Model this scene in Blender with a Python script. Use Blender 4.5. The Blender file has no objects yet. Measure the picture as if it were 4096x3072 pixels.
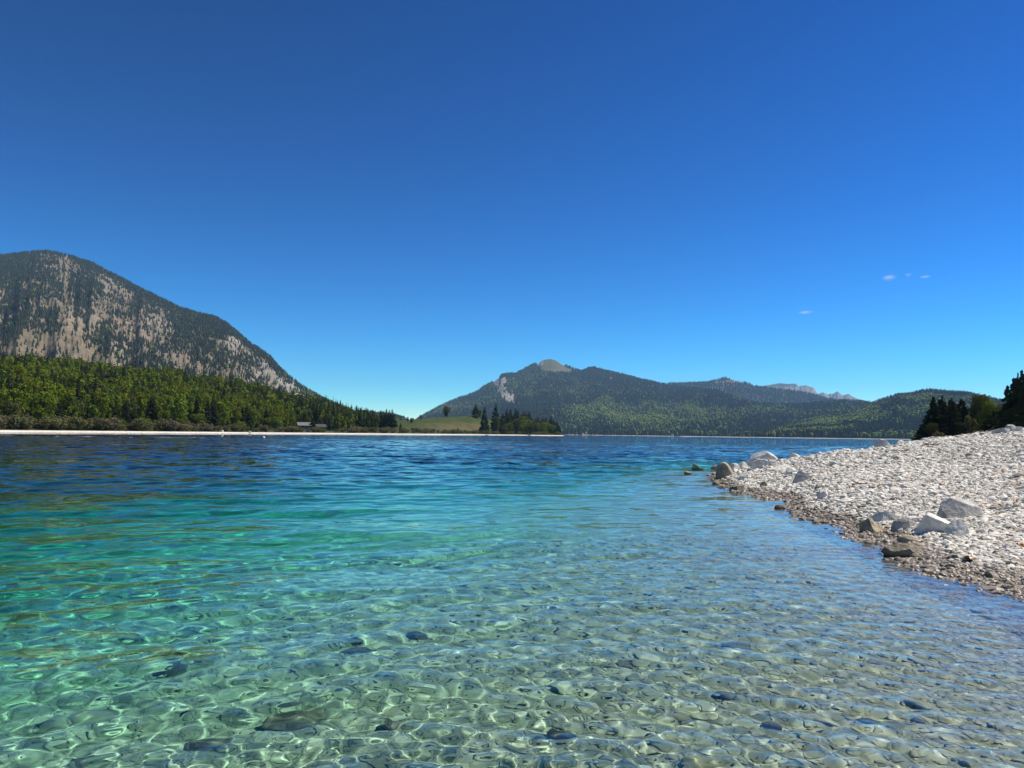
import bpy, math, random
import numpy as np
from mathutils import Vector, Matrix

sc = bpy.context.scene
C = sc.collection
R_ = math.radians

# ------------------------------------------------------------------ camera
CAM_H = 1.6
F_PX = 3077.0            # focal length in pixels of the 4096 px wide photograph
PITCH, ROLL = R_(3.70), R_(0.745)
_f = Vector((0, math.cos(PITCH), math.sin(PITCH)))
_r0 = Vector((1, 0, 0)); _u0 = _r0.cross(_f)
_r = (_r0 * math.cos(ROLL) + _u0 * math.sin(ROLL)).normalized()
_u = (_u0 * math.cos(ROLL) - _r0 * math.sin(ROLL)).normalized()
cd = bpy.data.cameras.new('camera'); cam = bpy.data.objects.new('camera', cd); C.objects.link(cam)
m4 = Matrix((_r, _u, -_f)).transposed().to_4x4(); m4.translation = (0, 0, CAM_H)
cam.matrix_world = m4
cd.sensor_width = 36; cd.lens = 36 * F_PX / 4096; cd.clip_start = .05; cd.clip_end = 60000
sc.camera = cam

# ------------------------------------------------------------------ sky, sun, exposure
SUN_EL, SUN_AZ = R_(54), R_(74)
wd = bpy.data.worlds.new('World'); sc.world = wd; wd.use_nodes = True
nt = wd.node_tree; bg = nt.nodes['Background']
sky = nt.nodes.new('ShaderNodeTexSky'); sky.sky_type = 'NISHITA'; sky.sun_disc = False
sky.sun_elevation = SUN_EL; sky.sun_rotation = SUN_AZ
sky.altitude = 800; sky.air_density = .85; sky.dust_density = 0.0; sky.ozone_density = 6.0
hs = nt.nodes.new('ShaderNodeHueSaturation'); hs.inputs['Saturation'].default_value = 1.2; hs.inputs['Hue'].default_value = .506
nt.links.new(sky.outputs[0], hs.inputs['Color'])
sc10 = nt.nodes.new('ShaderNodeVectorMath'); sc10.operation = 'SCALE'; sc10.inputs['Scale'].default_value = .12       # clearer, deeper mountain sky
nt.links.new(hs.outputs[0], sc10.inputs[0])
sp_ = nt.nodes.new('ShaderNodeSeparateXYZ'); sc11 = nt.nodes.new('ShaderNodeCombineXYZ'); nt.links.new(sc10.outputs[0], sp_.inputs[0])
for i_, (g_, m_) in enumerate(((2.62, 20.8), (1.72, 13.6), (1.84, 10.4))):
    p_ = nt.nodes.new('ShaderNodeMath'); p_.operation = 'POWER'; nt.links.new(sp_.outputs[i_], p_.inputs[0]); p_.inputs[1].default_value = g_
    q_ = nt.nodes.new('ShaderNodeMath'); q_.operation = 'MULTIPLY'; nt.links.new(p_.outputs[0], q_.inputs[0]); q_.inputs[1].default_value = m_
    nt.links.new(q_.outputs[0], sc11.inputs[i_])
nt.links.new(sc11.outputs[0], bg.inputs[0]); bg.inputs[1].default_value = 0.10
sl = bpy.data.lights.new('sun', 'SUN'); sl.energy = 5.0; sl.angle = R_(.5); sl.color = (1, .935, .83)
so = bpy.data.objects.new('sun', sl); C.objects.link(so)
so.rotation_euler = (-Vector((math.sin(SUN_AZ) * math.cos(SUN_EL), math.cos(SUN_AZ) * math.cos(SUN_EL), math.sin(SUN_EL)))).to_track_quat('-Z', 'Y').to_euler()
sl.cycles.is_caustics_light = True
vs = sc.view_settings
vs.view_transform = 'Standard'; vs.look = 'None'; vs.exposure = 0.62; vs.gamma = 1
cy = sc.cycles
cy.use_denoising = True; cy.max_bounces = 10; cy.diffuse_bounces = 3; cy.glossy_bounces = 4
cy.transmission_bounces = 8; cy.volume_bounces = 0; cy.transparent_max_bounces = 8
cy.use_adaptive_sampling = True; cy.adaptive_threshold = .01
cy.sample_clamp_indirect = 6

# ------------------------------------------------------------------ pixel <-> place
def hz(px):                                   # image row of the horizon
    return 1734.8 + (px - 2048) * math.tan(ROLL)
def ray(px, py):
    px = np.asarray(px, float); py = np.asarray(py, float)
    d = [(px - 2048) / F_PX * _r[i] - (py - 1536) / F_PX * _u[i] + _f[i] for i in range(3)]
    return np.stack(np.broadcast_arrays(*d), -1)
def at_dist(px, py, D):                       # point on the pixel's ray at horizontal distance D
    d = ray(px, py); h = np.hypot(d[..., 0], d[..., 1])
    return np.stack([d[..., 0] / h * D, d[..., 1] / h * D, CAM_H + d[..., 2] / h * D], -1)
def az_of(px):
    d = ray(px, hz(px)); return np.arctan2(d[..., 0], d[..., 1])
def px_of(az):
    return np.interp(az, _AZT, _PXT)
_PXT = np.linspace(-9000, 13000, 2201); _AZT = az_of(_PXT)
def on_water(px, py):
    d = ray(px, py); t = -CAM_H / d[..., 2]
    return d[..., 0] * t, d[..., 1] * t

# ------------------------------------------------------------------ helpers
rng = np.random.default_rng(11); random.seed(5)
def lerp_tab(tab):
    a = np.array(tab, float)
    return lambda x: np.interp(x, a[:, 0], a[:, 1])
_P = rng.permutation(4096).astype(np.int64); _P = np.concatenate([_P, _P])
_V = rng.uniform(-1, 1, 4096)
def vnoise(x, y):
    x0 = np.floor(x).astype(np.int64); y0 = np.floor(y).astype(np.int64)
    fx = x - x0; fy = y - y0; fx = fx * fx * (3 - 2 * fx); fy = fy * fy * (3 - 2 * fy)
    h = lambda i, j: _V[_P[(_P[i & 4095] + j) & 4095]]
    return (h(x0, y0) * (1 - fx) + h(x0 + 1, y0) * fx) * (1 - fy) + (h(x0, y0 + 1) * (1 - fx) + h(x0 + 1, y0 + 1) * fx) * fy
def fbm(x, y, n=4):
    s = 0; a = 1
    for i in range(n):
        s = s + a * vnoise(x * 2 ** i + 17.3 * i, y * 2 ** i - 9.1 * i); a *= .5
    return s / 1.9
def ridged(x, y, n=4):
    s = 0; a = 1
    for i in range(n):
        s = s + a * (1 - 2 * np.abs(vnoise(x * 2 ** i + 5.3 * i, y * 2 ** i + 3.7 * i))); a *= .5
    return s / 1.9

def mesh_np(name, co, faces, mats=(), smooth=True, attr=None, parent=None, link=True):
    """faces: (n,3) or (n,4) int array"""
    me = bpy.data.meshes.new(name)
    co = np.ascontiguousarray(co, 'f4'); faces = np.ascontiguousarray(faces, 'i4'); k = faces.shape[1]
    me.vertices.add(len(co)); me.vertices.foreach_set('co', co.ravel())
    me.loops.add(faces.size); me.loops.foreach_set('vertex_index', faces.ravel())
    me.polygons.add(len(faces))
    me.polygons.foreach_set('loop_start', np.arange(0, faces.size, k, dtype='i4'))
    me.polygons.foreach_set('loop_total', np.full(len(faces), k, 'i4'))
    me.update()
    me.polygons.foreach_set('use_smooth', np.full(len(faces), smooth, bool))
    if attr is not None:
        for an, av in attr.items():
            A = me.attributes.new(an, 'FLOAT', 'POINT'); A.data.foreach_set('value', np.ascontiguousarray(av, 'f4'))
    for m in mats: me.materials.append(m)
    if not link: return me
    o = bpy.data.objects.new(name, me); C.objects.link(o)
    if parent: o.parent = parent
    return o
def grid_faces(n, m, wrap=False):
    idx = np.arange(n * m).reshape(n, m)
    if wrap: idx = np.concatenate([idx, idx[:, :1]], 1)
    return np.stack([idx[:-1, :-1], idx[:-1, 1:], idx[1:, 1:], idx[1:, :-1]], -1).reshape(-1, 4)
def tag(o, label=None, cat=None, group=None, kind=None):
    if label: o['label'] = label
    if cat: o['category'] = cat
    if group: o['group'] = group
    if kind: o['kind'] = kind
    return o

class NT:
    """small node-building helper"""
    def __init__(s, name):
        s.m = bpy.data.materials.new(name); s.m.use_nodes = True; s.t = s.m.node_tree
        s.b = s.t.nodes['Principled BSDF']; s.out = s.t.nodes['Material Output']
    def n(s, typ, **kw):
        nd = s.t.nodes.new('ShaderNode' + typ)
        for k, v in kw.items(): setattr(nd, k, v)
        return nd
    def l(s, a, b): s.t.links.new(a, b); return b
    def val(s, sock, v):
        if isinstance(v, (int, float, tuple, list)): sock.default_value = v
        else: s.l(v, sock)
    def math(s, op, a, b=0, c=0, clamp=False):
        nd = s.n('Math', operation=op, use_clamp=clamp)
        s.val(nd.inputs[0], a); s.val(nd.inputs[1], b); s.val(nd.inputs[2], c); return nd.outputs[0]
    def noise(s, scale, detail=4, rough=.55, vec=None, color=False, w=None):
        nd = s.n('TexNoise'); nd.inputs['Scale'].default_value = scale; nd.inputs['Detail'].default_value = detail
        nd.inputs['Roughness'].default_value = rough
        if vec is not None: s.l(vec, nd.inputs['Vector'])
        return nd.outputs['Color' if color else 'Fac']
    def mapping(s, vec, scale=(1, 1, 1), rot=(0, 0, 0)):
        nd = s.n('Mapping'); s.l(vec, nd.inputs['Vector']); nd.inputs['Scale'].default_value = scale
        nd.inputs['Rotation'].default_value = rot; return nd.outputs[0]
    def pos(s): return s.n('NewGeometry').outputs['Position']
    def ramp(s, fac, stops, interp='LINEAR'):
        nd = s.n('ValToRGB'); cr = nd.color_ramp; cr.interpolation = interp
        while len(cr.elements) < len(stops): cr.elements.new(.5)
        for e, (p, c) in zip(cr.elements, stops):
            e.position = p; e.color = (*c, 1) if len(c) == 3 else c
        s.val(nd.inputs[0], fac); return nd.outputs[0]
    def mix(s, f, a, b, blend='MIX'):
        nd = s.n('Mix', data_type='RGBA', blend_type=blend)
        s.val(nd.inputs[0], f)
        s.val(nd.inputs[6], (*a, 1) if isinstance(a, tuple) and len(a) == 3 else a)
        s.val(nd.inputs[7], (*b, 1) if isinstance(b, tuple) and len(b) == 3 else b)
        return nd.outputs[2]
    def attr(s, name): return s.n('Attribute', attribute_name=name).outputs['Fac']
    def rand(s): return s.n('ObjectInfo').outputs['Random']
    def bump(s, h, dist, strength=1):
        nd = s.n('Bump'); s.l(h, nd.inputs['Height']); nd.inputs['Distance'].default_value = dist
        nd.inputs['Strength'].default_value = strength; s.l(nd.outputs[0], s.b.inputs['Normal'])
    def set(s, color=None, rough=None, spec=None):
        if color is not None: s.val(s.b.inputs['Base Color'], (*color, 1) if isinstance(color, tuple) and len(color) == 3 else color)
        if rough is not None: s.val(s.b.inputs['Roughness'], rough)
        if spec is not None: s.b.inputs['Specular IOR Level'].default_value = spec
        return s
    def sep(s, v):
        nd = s.n('SeparateXYZ'); s.l(v, nd.inputs[0]); return nd.outputs

# ------------------------------------------------------------------ the near ground: lake bed and gravel beach as one height field
# interpolated in (azimuth, log distance) from surveyed points
SHORE = [(4600, 2480), (4330, 2430), (4096, 2361), (3966, 2321), (3850, 2303), (3753, 2286), (3669, 2237), (3600, 2190), (3555, 2150), (3426, 2133), (3396, 2090),
         (3300, 2080), (3230, 2068), (3187, 2040), (3187, 1998), (3120, 1988), (3064, 1985), (3016, 1969), (2928, 1955), (2890, 1925), (2850, 1908)]
pts = []
def P(px, py=None, D=None, z=None):
    """a surveyed point: by pixel on the water plane, or pixel + distance, or pixel column + distance + height"""
    if py is not None and D is None:
        x, y = on_water(px, py); D = math.hypot(float(x), float(y)); zz = 0 if z is None else z
    elif py is not None: zz = float(at_dist(px, py, D)[2])
    else: zz = z
    pts.append((float(az_of(px)), math.log(D), zz))
for s in SHORE: P(*s)
for px, py, D in [(2905, 1888, 31), (3000, 1872, 32), (3100, 1850, 33), (3190, 1836, 33), (3290, 1818, 34), (3370, 1803, 35), (3500, 1787, 38), (3600, 1770, 42), (3690, 1759, 47),
                  (3743, 1757, 50), (3824, 1750, 55), (3920, 1738, 58), (4026, 1729, 60), (4096, 1719, 60), (4300, 1690, 60), (4800, 1640, 60)]:
    P(px, py, D)
    if px < 3650:
        P(px, D=D * 1.13, z=-.1); P(px, D=D * 1.35, z=-2.2); P(px, D=D * 1.8, z=-7)
    else:
        P(px, D=D * 1.5, z=.45 + (px - 3650) / 600); P(px, D=D * 3, z=.6 + (px - 3650) / 450)
_sw = np.array([(p, math.hypot(*map(float, on_water(p, y)))) for p, y in [(3000, 1968), (3187, 2010), (3300, 2080), (3426, 2133), (3600, 2190), (3753, 2286), (3966, 2321), (4096, 2361), (4330, 2430), (4600, 2480)]])
for px, py, Dc in [(3100, 1850, 33), (3190, 1836, 33), (3290, 1818, 34), (3400, 1799, 36), (3500, 1787, 38), (3600, 1770, 42), (3690, 1759, 47), (3824, 1750, 55), (3960, 1735, 59), (4096, 1719, 60), (4300, 1690, 60), (4600, 1662, 60)]:
    zc_ = float(at_dist(px, py, Dc)[2]); Dw = float(np.interp(px, _sw[:, 0], _sw[:, 1]))
    for fr in ((.12, .3, .6, .82) if px > 3350 else (.3, .65)):
        P(px, D=Dw + (Dc - Dw) * fr, z=zc_ * fr ** .8)
for px, py, z in [(-600, 3072, -1.05), (0, 3072, -.85), (1000, 3072, -.66), (2048, 3072, -.46), (2700, 3072, -.36), (3400, 3072, -.27), (4096, 3072, -.2), (4700, 3072, -.12),
                  (-600, 2600, -1.7), (0, 2600, -1.3), (700, 2600, -1.1), (1400, 2600, -.8), (2048, 2600, -.6), (2700, 2600, -.42), (3400, 2600, -.26), (4096, 2560, -.1),
                  (0, 2300, -2.3), (700, 2300, -1.75), (1400, 2300, -1.2), (2048, 2300, -.85), (2700, 2300, -.45), (3300, 2300, -.2),
                  (0, 2100, -3.4), (700, 2100, -2.7), (1400, 2100, -2.0), (2048, 2100, -1.3), (2500, 2100, -.75), (2900, 2100, -.3),
                  (0, 1950, -5.5), (700, 1950, -4.6), (1400, 1950, -3.4), (2048, 1950, -2.3), (2400, 1960, -1.3), (2700, 1950, -.55), (2620, 1890, -.9), (2780, 1895, -.25),
                  (0, 1860, -11), (700, 1860, -9.5), (1400, 1860, -8), (2048, 1860, -6.5), (2500, 1860, -4.0), (2780, 1862, -1.8),
                  (0, 1800, -16), (1000, 1810, -15), (2048, 1810, -14), (2700, 1815, -11)]:
    P(px, py, None, z)
for px in (-600, 600, 1800, 2900): P(px, D=150, z=-19)
P(3500, D=150, z=-14)
for px in (-600, 600, 1800, 2900, 4000, 4700):
    P(px, D=1.5, z=float(np.interp(px, [-600, 4700], [-.75, -.12])))
for px, D, z in [(3560, 90, -4), (3560, 160, -6), (3620, 90, -.3), (3620, 160, -.6), (3680, 95, .35), (3680, 160, .5), (3800, 110, .9), (4000, 110, 1.2), (4400, 110, 1.6), (4800, 110, 1.9)]: P(px, D=D, z=z)
pts = np.array(pts); SC = np.array([3.2, 1.0])
def _phi(d): return d
_A = pts[:, :2] * SC; _d = np.linalg.norm(_A[:, None] - _A[None], axis=-1)
_n = len(pts); _M = np.zeros((_n + 3, _n + 3)); _M[:_n, :_n] = _phi(_d) - np.eye(_n) * .002
_Q = np.concatenate([np.ones((_n, 1)), _A], 1); _M[:_n, _n:] = _Q; _M[_n:, :_n] = _Q.T
_W = np.linalg.solve(_M, np.concatenate([pts[:, 2], np.zeros(3)]))
AZ0, AZ1 = float(az_of(-900)), float(az_of(4900))
def ground_z(x, y):
    x = np.asarray(x, float); y = np.asarray(y, float)
    r = np.hypot(x, y); az = np.clip(np.arctan2(x, y), AZ0, AZ1)
    q = np.stack([az, np.log(np.clip(r, 1.5, 160))], -1) * SC
    sh = q.shape[:-1]; q = q.reshape(-1, 2); out = np.empty(len(q))
    for i in range(0, len(q), 40000):
        s = q[i:i + 40000]
        dd = np.linalg.norm(s[:, None] - _A[None], axis=-1)
        out[i:i + 40000] = _phi(dd) @ _W[:_n] + _W[_n] + s @ _W[_n + 1:]
    z = out.reshape(sh)
    far = np.clip((r - 150) / 100, 0, 1)
    return z * (1 - far) + far * np.where(az > az_of(3620), np.minimum(z, 3.5), -19.)
def ground_hit(px, py, default=30):
    """where the pixel's ray meets the near ground, or the water where that comes first"""
    D = np.exp(np.linspace(math.log(3), math.log(75), 1500)); p = at_dist(px, py, D)
    g = np.maximum(ground_z(p[:, 0], p[:, 1]), 0)
    k = np.nonzero(p[:, 2] < g)[0]
    i = k[0] if len(k) else int(np.argmin(np.abs(D - default)))
    return p[i, 0], p[i, 1], float(g[i]), float(D[i])

# azimuth rows: dense where the photograph looks, coarse behind
def az_ring(n_dense, lo=R_(-44), hi=R_(46), coarse=R_(5)):
    a = np.linspace(lo, hi, n_dense)
    b = np.arange(hi + coarse, lo + 2 * math.pi - coarse / 2, coarse)
    return np.concatenate([a, b])
def proj(x, y, z):
    v = np.stack([x, y, z - CAM_H], -1)
    a = v @ np.array(_r); b = v @ np.array(_u); c = v @ np.array(_f)
    return 2048 + F_PX * a / c, 1536 - F_PX * b / c

# ------------------------------------------------------------------ materials of the ground and water
M = {}
def gravel_material():
    k = NT('beach_gravel'); p = k.pos(); z = k.sep(p)[2]
    n1 = k.noise(9, 3, .6, p); n2 = k.noise(.35, 3, .5, p); vor = k.n('TexVoronoi'); vor.inputs['Scale'].default_value = 11; k.l(p, vor.inputs['Vector'])
    stone = k.ramp(k.sep(vor.outputs['Color'])[0], [(0, (.16, .155, .14)), (.35, (.30, .29, .265)), (.7, (.42, .41, .38)), (1, (.52, .51, .48))])
    dry = k.mix(k.math('MULTIPLY', n2, .35), stone, (.40, .37, .31))
    wetmask = k.math('SUBTRACT', 1, k.math('DIVIDE', k.math('SUBTRACT', k.math('ADD', z, k.math('MULTIPLY', n2, -.16)), -.03), .05, clamp=True), clamp=True)
    under = k.math('SUBTRACT', 1, k.math('DIVIDE', k.math('ADD', z, .12), .12, clamp=True), clamp=True)
    wet = k.mix(.55, stone, (.07, .045, .02), 'MULTIPLY'); wet = k.mix(.72, stone, (.060, .042, .022))
    c = k.mix(wetmask, dry, wet)
    # lime-coated bed of the lake, painted paler with depth to make up lost sunlight
    deep = k.math('DIVIDE', k.math('SUBTRACT', -.35, z), 1.1, clamp=True)
    bed = k.mix(deep, k.mix(.6, stone, (.31, .29, .16)), (.58, .56, .42))
    c = k.mix(under, c, bed)
    k.set(c, k.math('SUBTRACT', .8, k.math('MULTIPLY', wetmask, .45)), .4)
    k.bump(k.math('ADD', vor.outputs['Distance'], k.math('MULTIPLY', n1, .4)), .03, .8)
    return k.m
M['gravel'] = gravel_material()

def pebble_material():
    k = NT('limestone_pebble'); p = k.pos(); z = k.sep(p)[2]; t = k.attr('tint')
    n1 = k.noise(22, 4, .6, p); n2 = k.noise(.35, 3, .5, p)
    stone = k.ramp(t, [(0, (.20, .17, .13)), (.1, (.30, .285, .25)), (.3, (.50, .475, .42)), (.65, (.66, .63, .56)), (.95, (.76, .73, .66)), (.985, (.42, .28, .18)), (1, (.24, .20, .16))])
    stone = k.mix(k.math('MULTIPLY', n1, .35), stone, (.28, .26, .22))
    wetmask = k.math('SUBTRACT', 1, k.math('DIVIDE', k.math('SUBTRACT', k.math('ADD', z, k.math('MULTIPLY', n2, -.16)), -.01), .06, clamp=True), clamp=True)
    under = k.math('SUBTRACT', 1, k.math('DIVIDE', k.math('ADD', z, .10), .08, clamp=True), clamp=True)
    wet = k.mix(.74, stone, (.085, .052, .020))
    silt_fill_light = k.math('MULTIPLY', k.math('DIVIDE', k.math('SUBTRACT', -.35, z), 1.1, clamp=True), .5)  # pale silt tone, also raised with depth in place of missing underwater light
    alg = k.mix(silt_fill_light, k.mix(.66, stone, (.25, .235, .125)), (.47, .44, .31))
    c = k.mix(under, k.mix(wetmask, stone, wet), alg)
    k.set(c, k.math('SUBTRACT', .85, k.math('MULTIPLY', wetmask, .38)), .3)
    k.bump(n1, .01, .5)
    return k.m
M['pebble'] = pebble_material()

def boulder_material(name, base, dark, stain, wet=0.):
    k = NT(name); p = k.n('TexCoord').outputs['Object']; w = k.pos(); z = k.sep(w)[2]
    n1 = k.noise(5, 6, .65, p); n2 = k.noise(22, 5, .65, p); n3 = k.noise(1.6, 3, .5, p)
    c = k.mix(k.ramp(n1, [(.38, (0, 0, 0)), (.62, (1, 1, 1))]), dark, base)
    c = k.mix(k.math('MULTIPLY', k.ramp(n3, [(.52, (0, 0, 0)), (.66, (1, 1, 1))]), .55), c, stain)
    c = k.mix(k.math('MULTIPLY', k.ramp(n2, [(.56, (0, 0, 0)), (.64, (1, 1, 1))]), .5), c, dark)
    wm = k.math('SUBTRACT', 1, k.math('DIVIDE', k.math('SUBTRACT', z, .01), .05, clamp=True), clamp=True)
    if wet: wm = k.math('MAXIMUM', wm, wet)
    c = k.mix(k.math('MULTIPLY', wm, .72), c, (.06, .045, .02))
    k.set(c, k.math('SUBTRACT', .85, k.math('MULTIPLY', wm, .4)), .35)
    k.bump(k.math('ADD', n1, k.math('MULTIPLY', n2, .4)), .05, .9)
    return k.m
M['white_rock'] = boulder_material('white_limestone', (.74, .72, .65), (.46, .44, .39), (.56, .51, .41))
M['grey_rock'] = boulder_material('grey_limestone', (.56, .54, .49), (.28, .27, .245), (.46, .42, .34))
M['tan_rock'] = boulder_material('tan_limestone', (.46, .40, .28), (.24, .19, .12), (.34, .25, .13))
M['wet_rock'] = boulder_material('wet_limestone', (.36, .33, .24), (.14, .12, .08), (.25, .2, .1), .3)
M['under_rock'] = boulder_material('submerged_limestone', (.42, .41, .34), (.26, .25, .19), (.34, .32, .24), 0.)

def water_material():
    k = NT('lake_water'); k.t.nodes.remove(k.b)
    p = k.pos(); r = k.n('VectorMath', operation='LENGTH'); k.l(p, r.inputs[0]); dist = r.outputs['Value']
    far = k.n('MapRange', interpolation_type='SMOOTHSTEP'); k.l(dist, far.inputs[0])
    far.inputs[1].default_value = 7; far.inputs[2].default_value = 60
    g = k.n('BsdfGlass'); g.inputs['IOR'].default_value = 1.333; g.inputs['Roughness'].default_value = 0.0
    # real ripples too fine for the sheet: a slope field in place of their geometry, growing with distance
    def slopes(scale, detail):
        v = k.noise(scale, detail, .6, k.mapping(p, (.55, 1.0, 1)), color=True)
        s = k.n('VectorMath', operation='SUBTRACT'); k.l(v, s.inputs[0]); s.inputs[1].default_value = (.5, .5, .5)
        return s.outputs[0]
    def scale(v, f):
        s = k.n('VectorMath', operation='SCALE'); k.l(v, s.inputs[0]); k.val(s.inputs['Scale'], f); return s.outputs[0]
    def add(a, b):
        s = k.n('VectorMath', operation='ADD'); k.l(a, s.inputs[0]); k.l(b, s.inputs[1]); return s.outputs[0]
    gust = k.ramp(k.noise(.035, 3, .5, k.mapping(p, (.35, 1, 1), (0, 0, .12))), [(.36, (.35,) * 3), (.62, (1,) * 3)])
    v = add(scale(slopes(2.6, 3), .95), scale(slopes(.45, 2), .62))
    v = scale(v, k.math('MULTIPLY', far.outputs[0], k.math('ADD', k.math('MULTIPLY', gust, .85), .25)))
    mul = k.n('VectorMath', operation='MULTIPLY'); k.l(v, mul.inputs[0]); mul.inputs[1].default_value = (.8, 1.15, 0)
    geo = k.n('NewGeometry').outputs['Normal']
    nn = k.n('VectorMath', operation='NORMALIZE'); k.l(add(geo, mul.outputs[0]), nn.inputs[0])
    k.l(nn.outputs[0], g.inputs['Normal']); k.l(g.outputs[0], k.out.inputs[0])
    return k.m
M['water'] = water_material()
def depth_material():
    k = NT('clear_lake_depth'); k.t.nodes.remove(k.b)
    va = k.n('VolumeAbsorption'); va.inputs[0].default_value = (.34, .88, .80, 1)
    k.l(va.outputs[0], k.out.inputs[1]); return k.m
M['depth'] = depth_material()

# ------------------------------------------------------------------ lake bed and beach
ra = az_ring(460)
rr = np.concatenate([[.3], np.exp(np.arange(math.log(1.2), math.log(90), .0075)), np.exp(np.linspace(math.log(92), math.log(14000), 60))])
RR, AA = np.meshgrid(rr, ra, indexing='ij'); X = RR * np.sin(AA); Y = RR * np.cos(AA)
Z = ground_z(X, Y)
lump = fbm(X * 1.3, Y * 1.3, 4) * .05 + fbm(X * .4, Y * .4, 2) * .06
nearm = np.clip((60 - RR) / 20, 0, 1) * np.clip((np.abs(Z) - .02) / .3, 0.25, 1)
Z = Z + lump * nearm
bed = mesh_np('ground', np.stack([X, Y, Z], -1).reshape(-1, 3), grid_faces(*X.shape, wrap=True), [M['gravel']])
tag(bed, kind='structure'); bed.cycles.is_caustics_receiver = True

# ------------------------------------------------------------------ water surface with real ripples
ra = az_ring(1050)
rr = np.concatenate([[.3, .6, .9, 1.2, 1.5, 1.8], np.exp(np.arange(math.log(2.1), math.log(160), .0038)), np.exp(np.linspace(math.log(165), math.log(13000), 90))])
RR, AA = np.meshgrid(rr, ra, indexing='ij'); X = RR * np.sin(AA); Y = RR * np.cos(AA)
W = np.zeros_like(X); step = RR * .0038
wr = np.random.default_rng(4)
patch = .75 + .45 * np.clip(fbm(X * .16, Y * .35, 2), -1, 1)
dense = (RR > 1.0) & (RR < 170)
gz = ground_z(X[:, ::6], Y[:, ::6]); cols = np.arange(X.shape[1]); fine = np.empty_like(X)
for i in range(X.shape[0]): fine[i] = np.interp(cols, cols[::6], np.interp(-gz[i], [0, .12, .35, .8, 2], [1.2, 1.5, 1.2, .65, .42]))
calm = np.empty_like(X)
for i in range(X.shape[0]): calm[i] = np.interp(cols, cols[::6], np.interp(-gz[i], [0, .5, 1, 3, 6], [.5, .55, .68, .8, 1.1]))
for lo, hi, n, slope, spread in [(.045, .07, 18, .011, 1.4), (.07, .14, 28, .015, 1.2), (.14, .32, 28, .014, .95), (.32, .9, 16, .017, .6), (.9, 2.4, 10, .016, .35), (2.4, 6.5, 6, .019, .22)]:
    for i in range(n):
        lam = math.exp(wr.uniform(math.log(lo), math.log(hi))); th = wr.normal(math.pi / 2 + .16, spread); kk = 2 * math.pi / lam
        fade = np.clip(2.2 - step * 9 / lam, 0, 1)
        if i % 2: fade = fade * patch
        fade = fade * (fine if hi < .4 else calm)
        ph = kk * (math.cos(th) * X + math.sin(th) * Y) + wr.uniform(0, 6.28) + .8 * vnoise(X / lam * .12 + i * 3.1, Y / lam * .12)
        W += slope / kk * 1.414 * fade * np.sin(ph)
W = np.where(dense, W, 0)
shallow = np.clip((-ground_z(X[:, ::6], Y[:, ::6])) / .25, .6, 1)     # the ripples die out in the shallows
sh = np.empty_like(X)
cols = np.arange(X.shape[1])
for i in range(X.shape[0]): sh[i] = np.interp(cols, cols[::6], shallow[i])
W *= sh
wfaces = grid_faces(*X.shape, wrap=True)
wco = np.stack([X, Y, W], -1).reshape(-1, 3)
water = tag(mesh_np('lake_water', wco, wfaces, [M['water']]), kind='structure')
water.cycles.is_caustics_caster = True
# the body of clear water under that surface (absorbs red first); closed at its far rim and floor
sel = slice(0, X.shape[0], 1)
top = np.stack([X, Y, W + np.where(RR < 70, .004, -.02)], -1)
nr, nc = X.shape
floor = np.stack([X[-1], Y[-1], np.full(nc, -60.)], -1)[None]
body = np.concatenate([top, floor, np.array([[[0, 0, -60.]] * nc])], 0)
ctr = np.tile(np.array([[[0, 0, .004]]]), (1, nc, 1))
body = np.concatenate([ctr, body], 0)
bf = grid_faces(nr + 3, nc, wrap=True)
wb = tag(mesh_np('water_body', body.reshape(-1, 3), bf, [M['depth']]), kind='structure')

# ------------------------------------------------------------------ distant terrain patches
def patch_grid(px0, px1, n, D_of, z_of, m):
    """columns by pixel column (azimuth), rows by t: D_of(px,t), z_of(px,t,D)"""
    px = np.linspace(px0, px1, n); t = np.linspace(0, 1, m); T, PX = np.meshgrid(t, px, indexing='ij')
    D = D_of(PX, T); az = az_of(px)[None, :] + 0 * D
    X = D * np.sin(az); Y = D * np.cos(az); Z = z_of(PX, T, D, X, Y)
    return dict(X=X, Y=Y, Z=Z, T=T, PX=PX)
def patch_points(g, n, r):
    """random points spread evenly over the patch's ground area"""
    X, Y = g['X'], g['Y']
    a = np.abs((X[1:, :-1] - X[:-1, :-1]) * (Y[:-1, 1:] - Y[:-1, :-1]) - (Y[1:, :-1] - Y[:-1, :-1]) * (X[:-1, 1:] - X[:-1, :-1]))
    c = r.choice(a.size, n, p=(a / a.sum()).ravel()); i, j = np.unravel_index(c, a.shape); u = r.random(n); v = r.random(n)
    def b(A): return (A[i, j] * (1 - v) + A[i, j + 1] * v) * (1 - u) + (A[i + 1, j] * (1 - v) + A[i + 1, j + 1] * v) * u
    return b(g['X']), b(g['Y']), b(g['Z']), b(g['T']), b(g['PX'])
def crest_z(px, tab, D, drop=0):
    return at_dist(px, lerp_tab(tab)(px), D)[..., 2] - drop
def blobs(px, py, items):
    s = 0
    for cx, cy_, rx, ry, a in items: s = s + a * np.exp(-(((px - cx) / rx) ** 2 + ((py - cy_) / ry) ** 2))
    return s

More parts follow.
